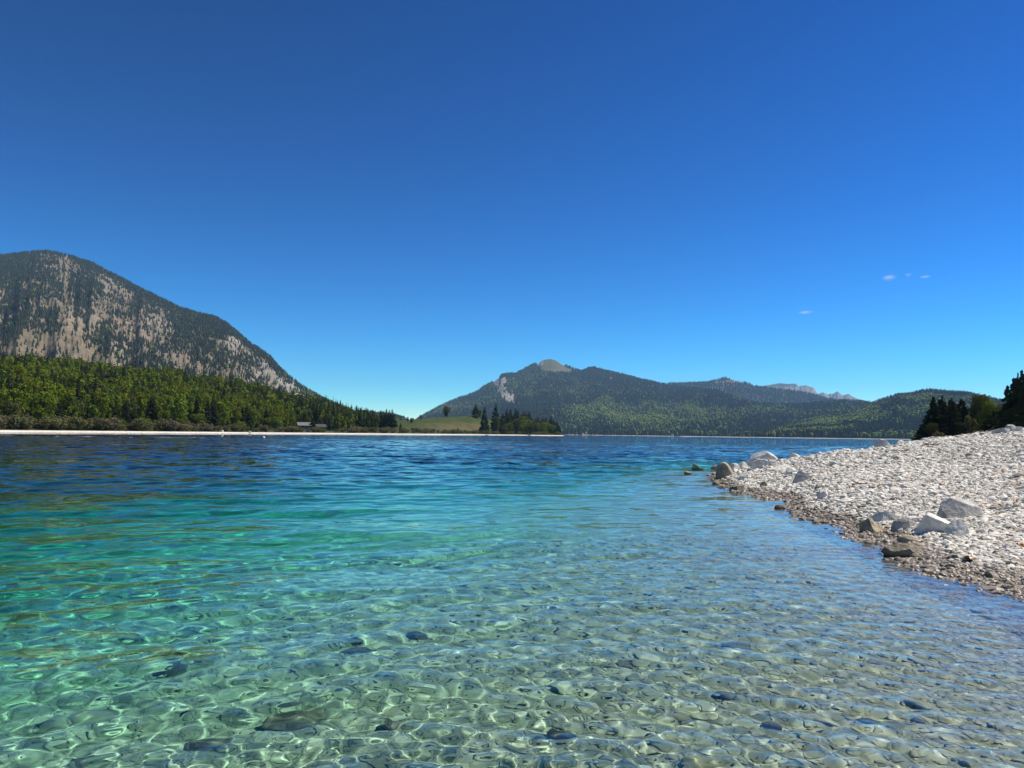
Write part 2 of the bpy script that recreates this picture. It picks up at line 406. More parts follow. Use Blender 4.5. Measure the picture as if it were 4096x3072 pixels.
def slope_material(name, rock_a, rock_b, grass, rock_scale, stripes=0.):
    k = NT(name); p = k.pos(); g = k.attr('grass'); b = k.attr('bare')
    n1 = k.noise(rock_scale, 6, .65, p); n2 = k.noise(rock_scale * .22, 4, .55, p)
    q = k.mapping(p, (1, 1, .25)); n3 = k.noise(rock_scale * 1.7, 5, .6, q)
    rock = k.mix(k.ramp(n1, [(.35, (0, 0, 0)), (.65, (1, 1, 1))]), rock_a, rock_b)
    rock = k.mix(k.math('MULTIPLY', b, .85), rock, k.mix(k.ramp(n3, [(.4, (0, 0, 0)), (.6, (1, 1, 1))]), (.12, .115, .11), (.29, .28, .245)))
    gf = k.math('ADD', g, k.math('MULTIPLY', k.math('SUBTRACT', n2, .5), 1.6), clamp=True)
    n4 = k.noise(rock_scale * 5, 4, .7, k.mapping(p, (1, 1, 1.8), (.3, .2, 0)))
    c = k.mix(gf, rock, grass)
    c = k.mix(.75, c, k.ramp(n4, [(.33, (.38, .38, .40)), (.5, (.95, .95, .95)), (.66, (1.35, 1.32, 1.25))]), 'MULTIPLY')
    k.set(c, .95, .1); k.bump(k.math('ADD', n1, n3), 12 / max(rock_scale * 100, 1), .8)
    return k.m

# --- left mountain
SKY_L = [(-900, 1050), (-400, 1040), (0, 1002), (48, 997), (145, 988.6), (193, 997), (260, 1013), (337, 1037), (395, 1070), (458, 1099), (530, 1138), (603, 1172), (700, 1220), (772, 1240), (845, 1257),
         (888, 1280), (935, 1316), (982, 1356), (1026, 1383), (1076, 1418), (1109, 1457), (1149, 1492), (1206, 1535), (1279, 1577), (1340, 1605), (1400, 1632), (1500, 1668), (1600, 1705), (1700, 1735)]
cD_L = lerp_tab([(-900, 4600), (0, 4200), (700, 3500), (1100, 2900), (1400, 2500), (1700, 2300)])
def DL(px, t): return 1150 + (cD_L(px) - 1150) * np.where(t < .8, t / .8, 1 + (t - .8) * 1.6)
def ZL(px, t, D, X, Y):
    zc = crest_z(px, SKY_L, cD_L(px), 13); s = np.clip(t / .8, 0, 1)
    z = zc * (s ** 1.12) * (.97 + .03 * s); env = np.sin(np.pi * s) ** .8
    gully = ridged(px * .012, D * .0007, 4) * 34 + fbm(X * .006, Y * .006, 4) * 22
    z = z + env * gully * np.clip(zc / 600, .1, 1)
    return np.where(t > .8, zc - (t - .8) * 2200, z)
gL = patch_grid(-900, 1700, 520, DL, ZL, 260)
pxL, pyL = proj(gL['X'], gL['Y'], gL['Z'])
BARE_L = [(1050, 1480, 50, 60, .9), (1150, 1530, 50, 45, 1.2), (1215, 1565, 40, 25, 1.2), (940, 1370, 45, 45, .8), (1070, 1430, 35, 40, .9), (460, 1110, 40, 30, .5), (640, 1290, 80, 50, .5), (330, 1260, 50, 40, .35),
          (510, 1400, 60, 40, .5), (230, 1060, 12, 90, .4)]
bare = np.clip(blobs(pxL, pyL, BARE_L), 0, 1)
grs = np.clip(.30 + .5 * fbm(gL['X'] * .006, gL['Y'] * .006, 3) - bare, 0, 1)
M['slope_left'] = slope_material('limestone_mountainside', (.215, .165, .105), (.108, .096, .078), (.085, .078, .048), .02)
mtL = tag(mesh_np('mountain', np.stack([gL['X'], gL['Y'], gL['Z']], -1).reshape(-1, 3), grid_faces(*gL['X'].shape), [M['slope_left']], attr={'bare': bare.ravel(), 'grass': grs.ravel()}), kind='structure')

# --- the wooded mountain across the lake (A) and the ridges behind it
SKY_A = [(1500, 1720), (1660, 1680), (1700, 1653), (1768, 1617), (1836, 1588), (1894, 1569), (1926, 1547), (1971, 1522), (2007, 1495), (2044, 1490), (2057, 1493), (2084, 1479), (2125, 1456), (2152, 1450), (2161, 1438),
         (2179, 1432), (2202, 1430), (2224, 1438), (2247, 1454), (2283, 1466), (2324, 1482), (2355, 1468), (2378, 1467), (2423, 1479), (2491, 1495), (2559, 1513), (2627, 1527), (2675, 1537), (2749, 1549), (2873, 1559), (2908, 1572),
         (3013, 1609), (3100, 1614), (3197, 1614), (3346, 1601), (3470, 1604), (3600, 1640), (3750, 1700), (3900, 1740)]
cD_A = lerp_tab([(1500, 6200), (2200, 7600), (2700, 6800), (3000, 5400), (3400, 5600), (3900, 5600)])
bD_A = lerp_tab([(1500, 3300), (2300, 3200), (3000, 3300), (3900, 3500)])
def DA(px, t): return bD_A(px) + (cD_A(px) - bD_A(px)) * np.where(t < .8, t / .8, 1 + (t - .8) * 1.6)
def ZA(px, t, D, X, Y):
    zc = crest_z(px, SKY_A, cD_A(px), 14); s = np.clip(t / .8, 0, 1)
    z = 1 + (zc - 1) * (.45 * s + .55 * s * s); env = np.sin(np.pi * s) ** .8
    z = z + env * (ridged(px * .006, D * .0006, 4) * 60 + fbm(X * .003, Y * .003, 3) * 30) * np.clip(zc / 600, .08, 1) * np.clip(s * 6, 0, 1)
    return np.where(t > .8, zc - (t - .8) * 2600, z)
gA = patch_grid(1500, 3900, 480, DA, ZA, 240)
# --- ridge B behind, crags C and D far behind, wooded hill F on the right
SKY_B = [(2500, 1600), (2650, 1536), (2684, 1529), (2740, 1529), (2799, 1528), (2849, 1522), (2878, 1512), (2903, 1507), (2938, 1517), (2998, 1532), (3033, 1542), (3097, 1552), (3172, 1559), (3246, 1572), (3336, 1596), (3445, 1602), (3600, 1640)]
SKY_F = [(2700, 1745), (2900, 1738), (3048, 1722), (3147, 1692), (3246, 1673), (3346, 1651), (3445, 1634), (3495, 1609), (3545, 1589), (3600, 1574), (3645, 1572), (3674, 1563), (3725, 1555), (3757, 1560), (3791, 1562), (3865, 1565), (3903, 1573),
         (3970, 1590), (4010, 1598), (4200, 1640), (4500, 1690)]
def simple(px0, px1, n, m, tab, cD, bD, drop, rough_px, rough, p=1.0):
    D_of = lambda px, t: bD + (cD - bD) * np.where(t < .8, t / .8, 1 + (t - .8) * 1.6)
    def z_of(px, t, D, X, Y):
        zc = crest_z(px, tab, cD, drop); s = np.clip(t / .8, 0, 1)
        z = zc * s ** p + np.sin(np.pi * s) ** .8 * (ridged(px * rough_px, D * .0006, 4) * rough + fbm(X * .003, Y * .003, 3) * rough * .6) * np.clip(s * 6, 0, 1) * np.clip(zc / 300, .08, 1)
        return np.where(t > .8, zc - (t - .8) * 2600, z)
    return patch_grid(px0, px1, n, D_of, z_of, m)
gB = simple(2500, 3600, 260, 120, SKY_B, 9000, 7000, 14, .01, 60)
gF = simple(2700, 4500, 360, 160, SKY_F, 4200, 2700, 16, .006, 40, 1.05)
SKY_C = [(2980, 1600), (3040, 1552), (3057, 1542), (3090, 1537), (3122, 1531), (3150, 1535), (3182, 1533), (3192, 1539), (3197, 1544), (3215, 1541), (3226, 1539), (3240, 1544), (3252, 1547), (3262, 1554), (3269, 1570), (3290, 1585), (3330, 1610)]
SKY_D = [(3250, 1605), (3281, 1571), (3288, 1570), (3296, 1567), (3305, 1573), (3318, 1577), (3324, 1572), (3331, 1576), (3343, 1569), (3353, 1564), (3361, 1570), (3371, 1580), (3385, 1577), (3396, 1574), (3406, 1581), (3420, 1588), (3440, 1596), (3465, 1602),
         (3480, 1607), (3500, 1602), (3520, 1593), (3545, 1588), (3600, 1600), (3700, 1630)]
gC = simple(2980, 3330, 260, 50, SKY_C, 14000, 13000, 0, .08, 60)
gD = simple(3250, 3700, 330, 50, SKY_D, 16000, 15000, 0, .10, 60)
SKY_G = [(1380, 1720), (1440, 1640), (1484, 1646), (1530, 1652), (1580, 1658), (1610, 1668), (1625, 1678), (1660, 1700)]
gG = simple(1380, 1660, 80, 60, SKY_G, 2600, 2000, 14, .02, 10)
def zcol(g): return g['Z'] / 700
M['slope_far'] = slope_material('wooded_mountainside', (.26, .20, .13), (.17, .15, .13), (.075, .078, .038), .02)
M['slope_crag'] = slope_material('bare_limestone_crag', (.40, .38, .35), (.22, .22, .22), (.035, .055, .03), .012)
def terrain(g, mat, bare, grs):
    o = mesh_np('mountain', np.stack([g['X'], g['Y'], g['Z']], -1).reshape(-1, 3), grid_faces(*g['X'].shape), [M[mat]], attr={'bare': np.ravel(bare + 0 * g['X']), 'grass': np.ravel(grs + 0 * g['X'])})
    return tag(o, kind='structure')
pxA, pyA = proj(gA['X'], gA['Y'], gA['Z'])
ROCK_A = [(1988, 1526, 14, 19, 2), (2014, 1530, 13, 18, 2), (2002, 1556, 12, 18, 1.9), (2018, 1576, 18, 22, 2), (2040, 1592, 20, 22, 2), (2054, 1606, 12, 16, 1.6), (1984, 1604, 5, 14, .9), (2090, 1545, 25, 10, .8), (2160, 1447, 10, 12, 1.5), (2440, 1516, 28, 7, .9), (2660, 1545, 18, 9, .8), (2320, 1735, 40, 4, .7)]
MEAD_A = [(2210, 1462, 46, 22, 1.8), (2192, 1438, 34, 14, 2.2), (2250, 1482, 55, 12, 1.3), (2185, 1475, 26, 12, 1.2), (2810, 1719, 26, 7, 1.6), (2890, 1712, 24, 9, 1.5), (2740, 1714, 12, 6, 1.2), (3010, 1607, 20, 4, .8)]
rkA = np.clip(blobs(pxA, pyA, ROCK_A) * (1 + 1.1 * fbm(pxA * .09, pyA * .035, 4)), 0, 1); mdA = np.clip(blobs(pxA, pyA, MEAD_A), 0, 1)
terrain(gA, 'slope_far', rkA, np.clip(1 - 2 * rkA, 0, 1))
pxB, pyB = proj(gB['X'], gB['Y'], gB['Z'])
rkB = np.clip(blobs(pxB, pyB, [(2760, 1540, 60, 9, .9), (2870, 1535, 45, 16, 1.1), (2960, 1530, 50, 9, 1.4), (3020, 1542, 25, 5, 1.0)]), 0, 1)
terrain(gB, 'slope_far', rkB * .3, np.clip(.9 - 1.4 * rkB, 0, 1))
pxC, pyC = proj(gC['X'], gC['Y'], gC['Z'])
terrain(gC, 'slope_crag', .8, np.clip(blobs(pxC, pyC, [(3120, 1534, 62, 12, 2.2), (3185, 1536, 16, 6, 1.2)]), 0, 1))
terrain(gD, 'slope_crag', .8, np.where(gD['PX'] > 3455, .8, .12))
terrain(gF, 'slope_far', 0, 1); terrain(gG, 'slope_far', 0, 1)

# --- left shore: beach strip, bench, meadow, the forested rise and the grassy headland
sD = lerp_tab([(-900, 262), (0, 298), (350, 324), (700, 359), (1050, 424), (1400, 513), (1700, 615), (1900, 781), (2100, 895), (2250, 947), (2330, 975)])
cD_S = lerp_tab([(-900, 720), (0, 760), (700, 800), (1400, 900), (1700, 900), (1900, 960), (2100, 1010), (2330, 1040)])
mD_S = lerp_tab([(-900, 20), (500, 26), (800, 60), (1100, 85), (1400, 110), (1620, 60), (1900, 40), (2330, 10)])   # width of the flat behind the beach
SKY_S = [(-900, 1390), (0, 1403), (96, 1415), (217, 1425), (337, 1434), (434, 1451), (554, 1456), (700, 1468), (772, 1490), (863, 1497), (953, 1512), (1026, 1526), (1098, 1544), (1188, 1566), (1279, 1583), (1315, 1598), (1368, 1614),
         (1408, 1627), (1449, 1641), (1490, 1655)]
_zc = [(p, float(at_dist(p, y, cD_S(p))[2]) - 15.5) for p, y in SKY_S]
_zc += [(p, float(at_dist(p, y, cD_S(p))[2])) for p, y in [(1560, 1686), (1625, 1682), (1660, 1679), (1700, 1676), (1785, 1668), (1850, 1665), (1900, 1667), (1930, 1672), (1980, 1688)]]
_zc += [(2050, 8.), (2120, 4.5), (2200, 2.2), (2240, .9), (2256, .2), (2275, -1.5), (2330, -3)]
zc_S = lerp_tab(_zc)
def shore_ground(px, D, X, Y):
    s0 = sD(px); d = D - s0; zc = zc_S(px); wob = fbm(X * .02, Y * .02, 3)
    cap = np.clip(zc, -3, .62)
    z = np.where(d < 0, d * .12, np.minimum(d * (.12 + .02 * wob), cap))
    bench = np.clip((d - 11) / 30, 0, 1) * np.clip(zc - 1.1, 0, 1.0)
    u = np.clip((d - mD_S(px)) / (cD_S(px) - s0 - mD_S(px)), 0, 1)
    rise = (zc - cap - np.clip(zc - 1.1, 0, 1.0)) * np.where(px < 1500, u ** 1.05, u * u * (3 - 2 * u))
    z = z + bench + np.maximum(rise, 0)
    z = z + np.clip((d - 12) / 30, 0, 1) * (wob * 1.2) * np.clip(zc / 8, 0, 1)
    back = np.clip((D - cD_S(px)) / 500, 0, 1)
    return z - back * (np.maximum(zc, 0) + 6)
def DS(px, t): return sD(px) - 12 + (cD_S(px) + 500 - sD(px) + 12) * np.where(t < .25, t * .32, .08 + (t - .25) * .92 / .75)
gS = patch_grid(-900, 2330, 700, DS, lambda px, t, D, X, Y: shore_ground(px, D, X, Y), 240)
def shore_z(px, D):
    az = az_of(px); X = D * np.sin(az); Y = D * np.cos(az)
    return X, Y, shore_ground(np.asarray(px, float), D, X, Y)
def meadow_material():
    k = NT('shore_land'); p = k.pos(); z = k.sep(p)[2]; bch = k.attr('beach'); brn = k.attr('brown'); fl = k.attr('wood')
    n1 = k.noise(.09, 5, .6, p); n2 = k.noise(.9, 4, .6, p)
    g = k.ramp(n1, [(.3, (.020, .034, .008)), (.5, (.036, .054, .012)), (.7, (.058, .060, .020))])
    g = k.mix(k.math('MULTIPLY', brn, k.ramp(n1, [(.35, (.15,) * 3), (.6, (1,) * 3)])), g, (.088, .070, .034))
    g = k.mix(k.math('MULTIPLY', brn, k.ramp(n2, [(.66, (0,) * 3), (.72, (.9,) * 3)])), g, (.38, .35, .30))
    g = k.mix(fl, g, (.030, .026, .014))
    b = k.mix(k.ramp(n2, [(.35, (0, 0, 0)), (.65, (1, 1, 1))]), (.40, .37, .32), (.62, .59, .53))
    edge = k.math('ADD', bch, k.math('MULTIPLY', k.math('SUBTRACT', n2, .5), .5))
    c = k.mix(k.ramp(edge, [(.45, (0, 0, 0)), (.55, (1, 1, 1))]), g, b)
    k.set(c, .95, .1); return k.m
M['shore'] = meadow_material()
dS = np.hypot(gS['X'], gS['Y']) - sD(gS['PX'])
bchS = np.clip((7.5 + 3 * fbm(gS['PX'] * .02, gS['PX'] * .003, 3) - dS) / 3 + .5, 0, 1)
pxS, pyS = proj(gS['X'], gS['Y'], gS['Z'])
brnS = np.clip(blobs(pxS, pyS, [(1900, 1706, 120, 13, 1.3), (1800, 1710, 120, 12, .8), (1700, 1696, 90, 6, .35)]) + np.clip((40 - dS) / 30, 0, .5), 0, 1)
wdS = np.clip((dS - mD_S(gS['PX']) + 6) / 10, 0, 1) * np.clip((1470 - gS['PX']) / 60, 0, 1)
land = tag(mesh_np('shore_land', np.stack([gS['X'], gS['Y'], gS['Z']], -1).reshape(-1, 3), grid_faces(*gS['X'].shape), [M['shore']], attr={'beach': bchS.ravel(), 'brown': brnS.ravel(), 'wood': wdS.ravel()}), kind='structure')

# ------------------------------------------------------------------ foliage
def leaf_material(name, stops, translucent=.3, by_attr=False):
    k = NT(name); k.t.nodes.remove(k.b)
    t = k.attr('tint') if by_attr else k.rand()
    c = k.ramp(t, stops)
    p = k.pos(); n = k.noise(.5, 3, .6, p)
    c = k.mix(k.math('MULTIPLY', k.ramp(n, [(.35, (0,) * 3), (.7, (1,) * 3)]), .35), c, (.5, .5, .42), 'MULTIPLY')
    d = k.n('BsdfDiffuse'); tr = k.n('BsdfTranslucent'); mx = k.n('MixShader'); mx.inputs[0].default_value = translucent
    k.l(c, d.inputs[0]); k.l(c, tr.inputs[0]); k.l(d.outputs[0], mx.inputs[1]); k.l(tr.outputs[0], mx.inputs[2]); k.l(mx.outputs[0], k.out.inputs[0])
    return k.m
BEECH = [(0, (.100, .120, .012)), (.25, (.140, .185, .015)), (.5, (.120, .175, .022)), (.75, (.180, .200, .015)), (.92, (.075, .105, .020)), (1, (.120, .105, .040))]
SPRUCE = [(0, (.024, .036, .014)), (.5, (.036, .050, .017)), (.8, (.050, .062, .019)), (1, (.062, .056, .024))]
M['beech'] = leaf_material('beech_leaves', BEECH)
M['beech_far'] = leaf_material('beech_leaves_far', BEECH, by_attr=True)
M['spruce'] = leaf_material('spruce_needles', SPRUCE, .12)
M['spruce_far'] = leaf_material('spruce_needles_far', SPRUCE, .12, by_attr=True)
M['olive'] = leaf_material('brownish_spring_leaves', [(0, (.078, .082, .024)), (1, (.105, .102, .030))])
M['shrub'] = leaf_material('willow_shrub_leaves', [(0, (.115, .110, .050)), (.4, (.125, .135, .045)), (.75, (.150, .120, .085)), (1, (.10, .13, .03))])
M['wood_a'] = leaf_material('mountain_conifers', [(0, (.033, .043, .029)), (.6, (.047, .057, .037)), (1, (.064, .070, .042))], .1, True)
M['wood_b'] = leaf_material('mountain_broadleaves', [(0, (.088, .128, .032)), (.6, (.140, .195, .045)), (1, (.150, .170, .055))], .1, True)
kb = NT('bark'); kb.set((.095, .075, .055), .9, .2); kb.bump(kb.noise(6, 4), .05); M['bark'] = kb.m

def rot_from(n, r):
    """two axes square to each n, spun at random"""
    a = np.where(np.abs(n[:, 2:3]) < .9, np.array([[0, 0, 1.]]), np.array([[1., 0, 0]])); u = np.cross(a, n); u /= np.linalg.norm(u, axis=1)[:, None]; v = np.cross(n, u)
    w = r.uniform(0, 6.28, len(n))[:, None]
    return u * np.cos(w) + v * np.sin(w), v * np.cos(w) - u * np.sin(w)
def quads(c, n, size, r, asp=.75):
    u, v = rot_from(n, r); s = size[:, None]
    k = r.uniform(.55, 1.1, (len(c), 4, 1))
    q = np.stack([c - u * s * k[:, 0], c - v * s * asp * k[:, 1] + n * s * .15, c + u * s * k[:, 2], c + v * s * asp * k[:, 3] - n * s * .1], 1)
    return q.reshape(-1, 3), np.arange(len(c) * 4).reshape(-1, 4)
def leafy_crown(seed, n=1300, leaf=.055, lobes=16, low=.18, slim=.36, ragged=.3):
    """crown of a unit-high tree"""
    r = np.random.default_rng(seed); C_ = []; R2 = []
    for i in range(lobes):
        z = low + (.97 - low) * (i + .5) / lobes; prof = math.sin(math.pi * min(1, (1.02 - z) / (1.02 - low)) ** .75) ** .6
        a = i * 2.4 + r.uniform(-.5, .5); d = slim * prof * r.uniform(.35, .8)
        C_.append((math.cos(a) * d, math.sin(a) * d, z)); R2.append(slim * r.uniform(.30, .52) * (.55 + .45 * prof))
    C_ = np.array(C_); R2 = np.array(R2); ch = r.choice(lobes, n, p=R2 ** 2 / (R2 ** 2).sum())
    d = r.normal(size=(n, 3)); d[:, 2] += .35; d /= np.linalg.norm(d, axis=1)[:, None]
    rad = R2[ch] * (1 - np.abs(r.normal(0, .22, n))) * (1 + ragged * r.random(n) ** 3)
    c = C_[ch] + d * rad[:, None] * np.array([1, 1, .85]); nn = d + r.normal(0, .55, (n, 3)); nn /= np.linalg.norm(nn, axis=1)[:, None]
    c[:, 2] = low * .5 + (c[:, 2] - c[:, 2].min()) / (c[:, 2].max() - c[:, 2].min()) * (1 - low * .5)
    return quads(c, nn, leaf * r.uniform(.6, 1.25, n), r)
def conifer_crown(seed, whorls=15, per=9, width=.17, low=.06, droop=.32, gap=.0, fine=1):
    r = np.random.default_rng(seed); co = []; fa = []; k = 0
    for i in range(whorls):
        s = (i + .3 * r.random()) / whorls; z = low + (1 - low) * s ** .92
        L0 = width * (1.03 - s) ** .82 * (.35 + .65 * min(1, s * 5 + .4))
        m = max(4, int(per * (1 - .45 * s)))
        for j in range(m):
            if r.random() < gap: continue
            a = j * 6.283 / m + i * 1.9 + r.uniform(-.25, .25); L = L0 * r.uniform(.5, 1.25); dr = droop * L * r.uniform(.5, 1.3)
            for f in range(fine):
                a2 = a + (f - (fine - 1) / 2) * .28; LL = L * (1 - .18 * abs(f - (fine - 1) / 2)); ca, sa = math.cos(a2), math.sin(a2); wv = LL * .30 / (fine ** .5); zz = z + r.uniform(-.01, .01)
                p0 = (0, 0, zz + .010); p1 = (ca * LL * .5 - sa * wv, sa * LL * .5 + ca * wv, zz - dr * .55 - .02); p2 = (ca * LL, sa * LL, zz - dr); p3 = (ca * LL * .5 + sa * wv, sa * LL * .5 - ca * wv, zz - dr * .55 - .02)
                p4 = (ca * LL * .45, sa * LL * .45, zz - dr * .2 + .012); p5 = (ca * LL * .7, sa * LL * .7, zz - dr * 1.1 - .035 - .1 * L0)
                co += [p0, p1, p2, p3, p4, p5]; fa += [(k, k + 1, k + 2, k + 4), (k, k + 4, k + 2, k + 3), (k, k + 5, k + 2, k + 4)]; k += 6
    co += [(-.006, 0, .93), (.006, 0, .93), (.001, 0, 1.0), (-.001, 0, 1.0)]; fa.append((k, k + 1, k + 2, k + 3))
    return np.array(co), np.array(fa)
def trunk_geo(r0, r1, h, n=7, lean=.0, limbs=(), seed=0):
    co = []; fa = []
    rg = np.random.default_rng(seed)
    def tube(pts_, rad):
        k0 = len(co)
        for q, (p, ra_) in enumerate(zip(pts_, rad)):
            for i in range(n): a = i * 6.283 / n; co.append((p[0] + math.cos(a) * ra_, p[1] + math.sin(a) * ra_, p[2]))
        for q in range(len(pts_) - 1):
            for i in range(n): fa.append((k0 + q * n + i, k0 + q * n + (i + 1) % n, k0 + (q + 1) * n + (i + 1) % n, k0 + (q + 1) * n + i))
    tube([(0, 0, -.03), (0, 0, .02), (lean * .3, 0, h * .4), (lean, .004, h)], [r0 * 1.5, r0, (r0 + r1) / 2, r1])
    for z, a, L in limbs: tube([(0, 0, z), (math.cos(a) * L * .5, math.sin(a) * L * .5, z + L * .45), (math.cos(a) * L, math.sin(a) * L, z + L * 1.0)], [r0 * .5, r0 * .35, r1 * .3])
    return np.array(co), np.array(fa)
LIMBS = [(.2 + .07 * i, i * 2.3, .17 - .008 * i) for i in range(8)]
def solid_tree(name, crown, trunk, mat):
    co = np.concatenate([crown[0], trunk[0]]); fa = np.concatenate([crown[1], trunk[1] + len(crown[0])])
    me = mesh_np(name, co, fa, [M[mat], M['bark']], smooth=False, link=False)
    mi = np.zeros(len(fa), 'i4'); mi[len(crown[1]):] = 1; me.polygons.foreach_set('material_index', mi); return me
TR_L = trunk_geo(.018, .006, .75, limbs=LIMBS); TR_C = trunk_geo(.012, .002, .95, n=5)
MID_L = [solid_tree('beech_tree', leafy_crown(20 + i, 900, .05, lobes=14 + i, slim=[.36, .30, .42, .33][i]), TR_L, 'beech') for i in range(4)]
MID_C = [solid_tree('spruce_tree', conifer_crown(40 + i, 15 + i, 9, width=[.15, .18, .13, .2][i], droop=[.3, .45, .35, .25][i]), TR_C, 'spruce') for i in range(4)]
ORD = 'first second third fourth fifth sixth seventh eighth ninth tenth eleventh twelfth thirteenth fourteenth fifteenth sixteenth seventeenth eighteenth'.split()
def where(px, u):
    a = [(110, 'at the left edge of the photo'), (330, 'above the golden green shore beech'), (560, 'above the yellow tinted round tree'), (760, 'above the pale feathery shore tree'), (930, 'above the broad yellow-green shore tree'),
         (1130, 'above the brightest green shore tree'), (1300, 'above the two huts'), (9999, 'towards the meadow right of the huts')]
    return ('low down ', 'half way up ', 'high up ')[int(min(2, max(0, u * 3.4)))] + next(t for q, t in a if px < q)
def place_mesh(me, name, x, y, z, h, wscale, label, cat, group=None):
    o = bpy.data.objects.new(name, me); C.objects.link(o); o.location = (x, y, z - .012 * h); o.scale = (h * wscale, h * wscale, h)
    o.rotation_euler = (0, 0, random.uniform(0, 6.28)); return tag(o, label, cat, group)

def stamp(bases, pos, scl, r, tint=None, spin=True, tilt=0.):
    """many small copies joined into one mesh: bases = [(verts, faces)], pos (n,3), scl (n,3)"""
    which = r.integers(0, len(bases), len(pos)); CO = []; FA = []; TI = []; off = 0
    tint = r.random(len(pos)) if tint is None else tint
    for b, (bv, bfc) in enumerate(bases):
        m = np.nonzero(which == b)[0]
        if not len(m): continue
        a = r.uniform(0, 6.28, len(m)) if spin else np.zeros(len(m)); ca, sa = np.cos(a)[:, None], np.sin(a)[:, None]
        v = bv[None] * scl[m][:, None]
        if tilt:
            t = r.normal(0, tilt, len(m)); ct, st = np.cos(t)[:, None], np.sin(t)[:, None]
            v = np.stack([v[..., 0] * ct - v[..., 2] * st, v[..., 1], v[..., 0] * st + v[..., 2] * ct], -1)
        x = v[..., 0] * ca - v[..., 1] * sa; y = v[..., 0] * sa + v[..., 1] * ca
        v = np.stack([x, y, v[..., 2]], -1) + pos[m][:, None]
        CO.append(v.reshape(-1, 3)); FA.append((bfc[None] + (np.arange(len(m)) * len(bv))[:, None, None] + off).reshape(-1, bfc.shape[1])); TI.append(np.repeat(tint[m], len(bv)))
        off += len(m) * len(bv)
    return np.concatenate(CO), np.concatenate(FA), np.concatenate(TI)

# far-off woods: jagged little conifers and round broadleaf crowns
def mini_conifer(seed, tiers=3, n=5):
    r = np.random.default_rng(seed); co = []; fa = []
    for t in range(tiers):
        z0 = t / tiers * .78; z1 = min(1, z0 + .5); R3 = .19 * (1 - t / tiers * .75); k = len(co)
        for i in range(n):
            a = i * 6.283 / n + t * .7; q = R3 * r.uniform(.7, 1.25); co.append((math.cos(a) * q, math.sin(a) * q, z0 + r.uniform(-.04, .04)))
        co.append((0, 0, z1)); fa += [(k + i, k + (i + 1) % n, k + n) for i in range(n)]
    return np.array(co), np.array(fa)
def mini_round(seed, n=6):
    r = np.random.default_rng(seed); co = []; fa = []
    for z, q in ((.05, .16), (.45, .40), (.8, .28)):
        for i in range(n): a = i * 6.283 / n + z * 3; w = q * r.uniform(.7, 1.25); co.append((math.cos(a) * w, math.sin(a) * w, z + r.uniform(-.1, .1)))
    co.append((0, 0, 1))
    for t in range(2):
        for i in range(n): a, b = t * n + i, t * n + (i + 1) % n; fa += [(a, b, b + n), (a, b + n, a + n)]
    fa += [(2 * n + i, 2 * n + (i + 1) % n, 3 * n) for i in range(n)]
    return np.array(co), np.array(fa)
MINI_C = [mini_conifer(i) for i in range(5)]; MINI_R = [mini_round(i) for i in range(5)]
def wood(g, n, dens, leafy, h, seed, label, tmax=.86):
    """dens(px,py,X,Y), leafy(px,py,X,Y) give chances"""
    r = np.random.default_rng(seed); x, y, z, t, gp = patch_points(g, n, r)
    px, py = proj(x, y, z); keep = (r.random(n) < dens(px, py, x, y)) & (t < tmax) & (z > 1)
    x, y, z, px, py = x[keep], y[keep], z[keep], px[keep], py[keep]
    lf = r.random(len(x)) < leafy(px, py, x, y)
    for sel_, bases, mat, nm, wid, hh in ((~lf, MINI_C, 'wood_a', 'conifer_woods', 1.15, h), (lf, MINI_R, 'wood_b', 'broadleaf_woods', 1.0, h * .8)):
        if not sel_.any(): continue
        m = sel_.sum(); H = hh * r.uniform(.6, 1.25, m); W_ = H * wid * r.uniform(.8, 1.3, m)
        co, fa, ti = stamp(bases, np.stack([x[sel_], y[sel_], z[sel_] - .05 * H], -1), np.stack([W_, W_, H], -1), r)
        tag(mesh_np(nm, co, fa, [M[mat]], smooth=False, attr={'tint': ti}), label, 'woods', kind='stuff')
def dens_L(px, py, x, y):
    b = blobs(px, py, [(60, 1100, 150, 110, .75), (100, 1230, 110, 80, .45), (330, 1170, 70, 70, 1.0), (210, 1280, 60, 90, .5), (560, 1220, 120, 45, .35), (780, 1300, 110, 60, .8), (900, 1340, 60, 50, .5), (420, 1370, 55, 50, .4),
                       (560, 1430, 60, 40, .4), (860, 1450, 110, 40, .25), (980, 1450, 60, 40, .2), (30, 1330, 60, 70, .5), (1050, 1400, 25, 20, .3),
                       (268, 1080, 6, 60, -3), (264, 1150, 6, 40, -2.5), (245, 1080, 4, 50, -1.6), (268, 1240, 28, 60, -1.5), (262, 1320, 26, 50, -1.2), (300, 1330, 40, 60, -.8), (360, 1270, 40, 45, -.5), (200, 1070, 30, 5, -.7), (120, 1110, 40, 18, -.5), (130, 1180, 40, 20, -.4), (430, 1100, 60, 35, -.45), (230, 1400, 180, 16, -.35),
                       (640, 1300, 45, 45, -.55), (560, 1330, 50, 60, -.35), (340, 1440, 60, 30, -.4), (1150, 1520, 60, 50, -.9), (1060, 1470, 40, 50, -.9), (930, 1370, 30, 40, -.9), (1220, 1570, 40, 30, -.9), (700, 1430, 60, 40, -.2), (480, 1290, 45, 40, -.4)])
    ny = (py - lerp_tab(SKY_L)(px)); ridge_band = np.clip(1.1 - ny / (26 + 14 * (px > 450) + 10 * (px > 1000)), 0, 1)
    n = fbm(x * .012, y * .012, 4) * .55 + fbm(px * .02 + py * .012, py * .004, 3) * .45
    return np.clip(.22 + .62 * b + n + ridge_band * 1.2, .06, .92)
wood(gL, 150000, dens_L, lambda px, py, x, y: .02 + .25 * (py > 1560), 12.5, 1, 'dark conifers scattered over the tall limestone mountain on the left')
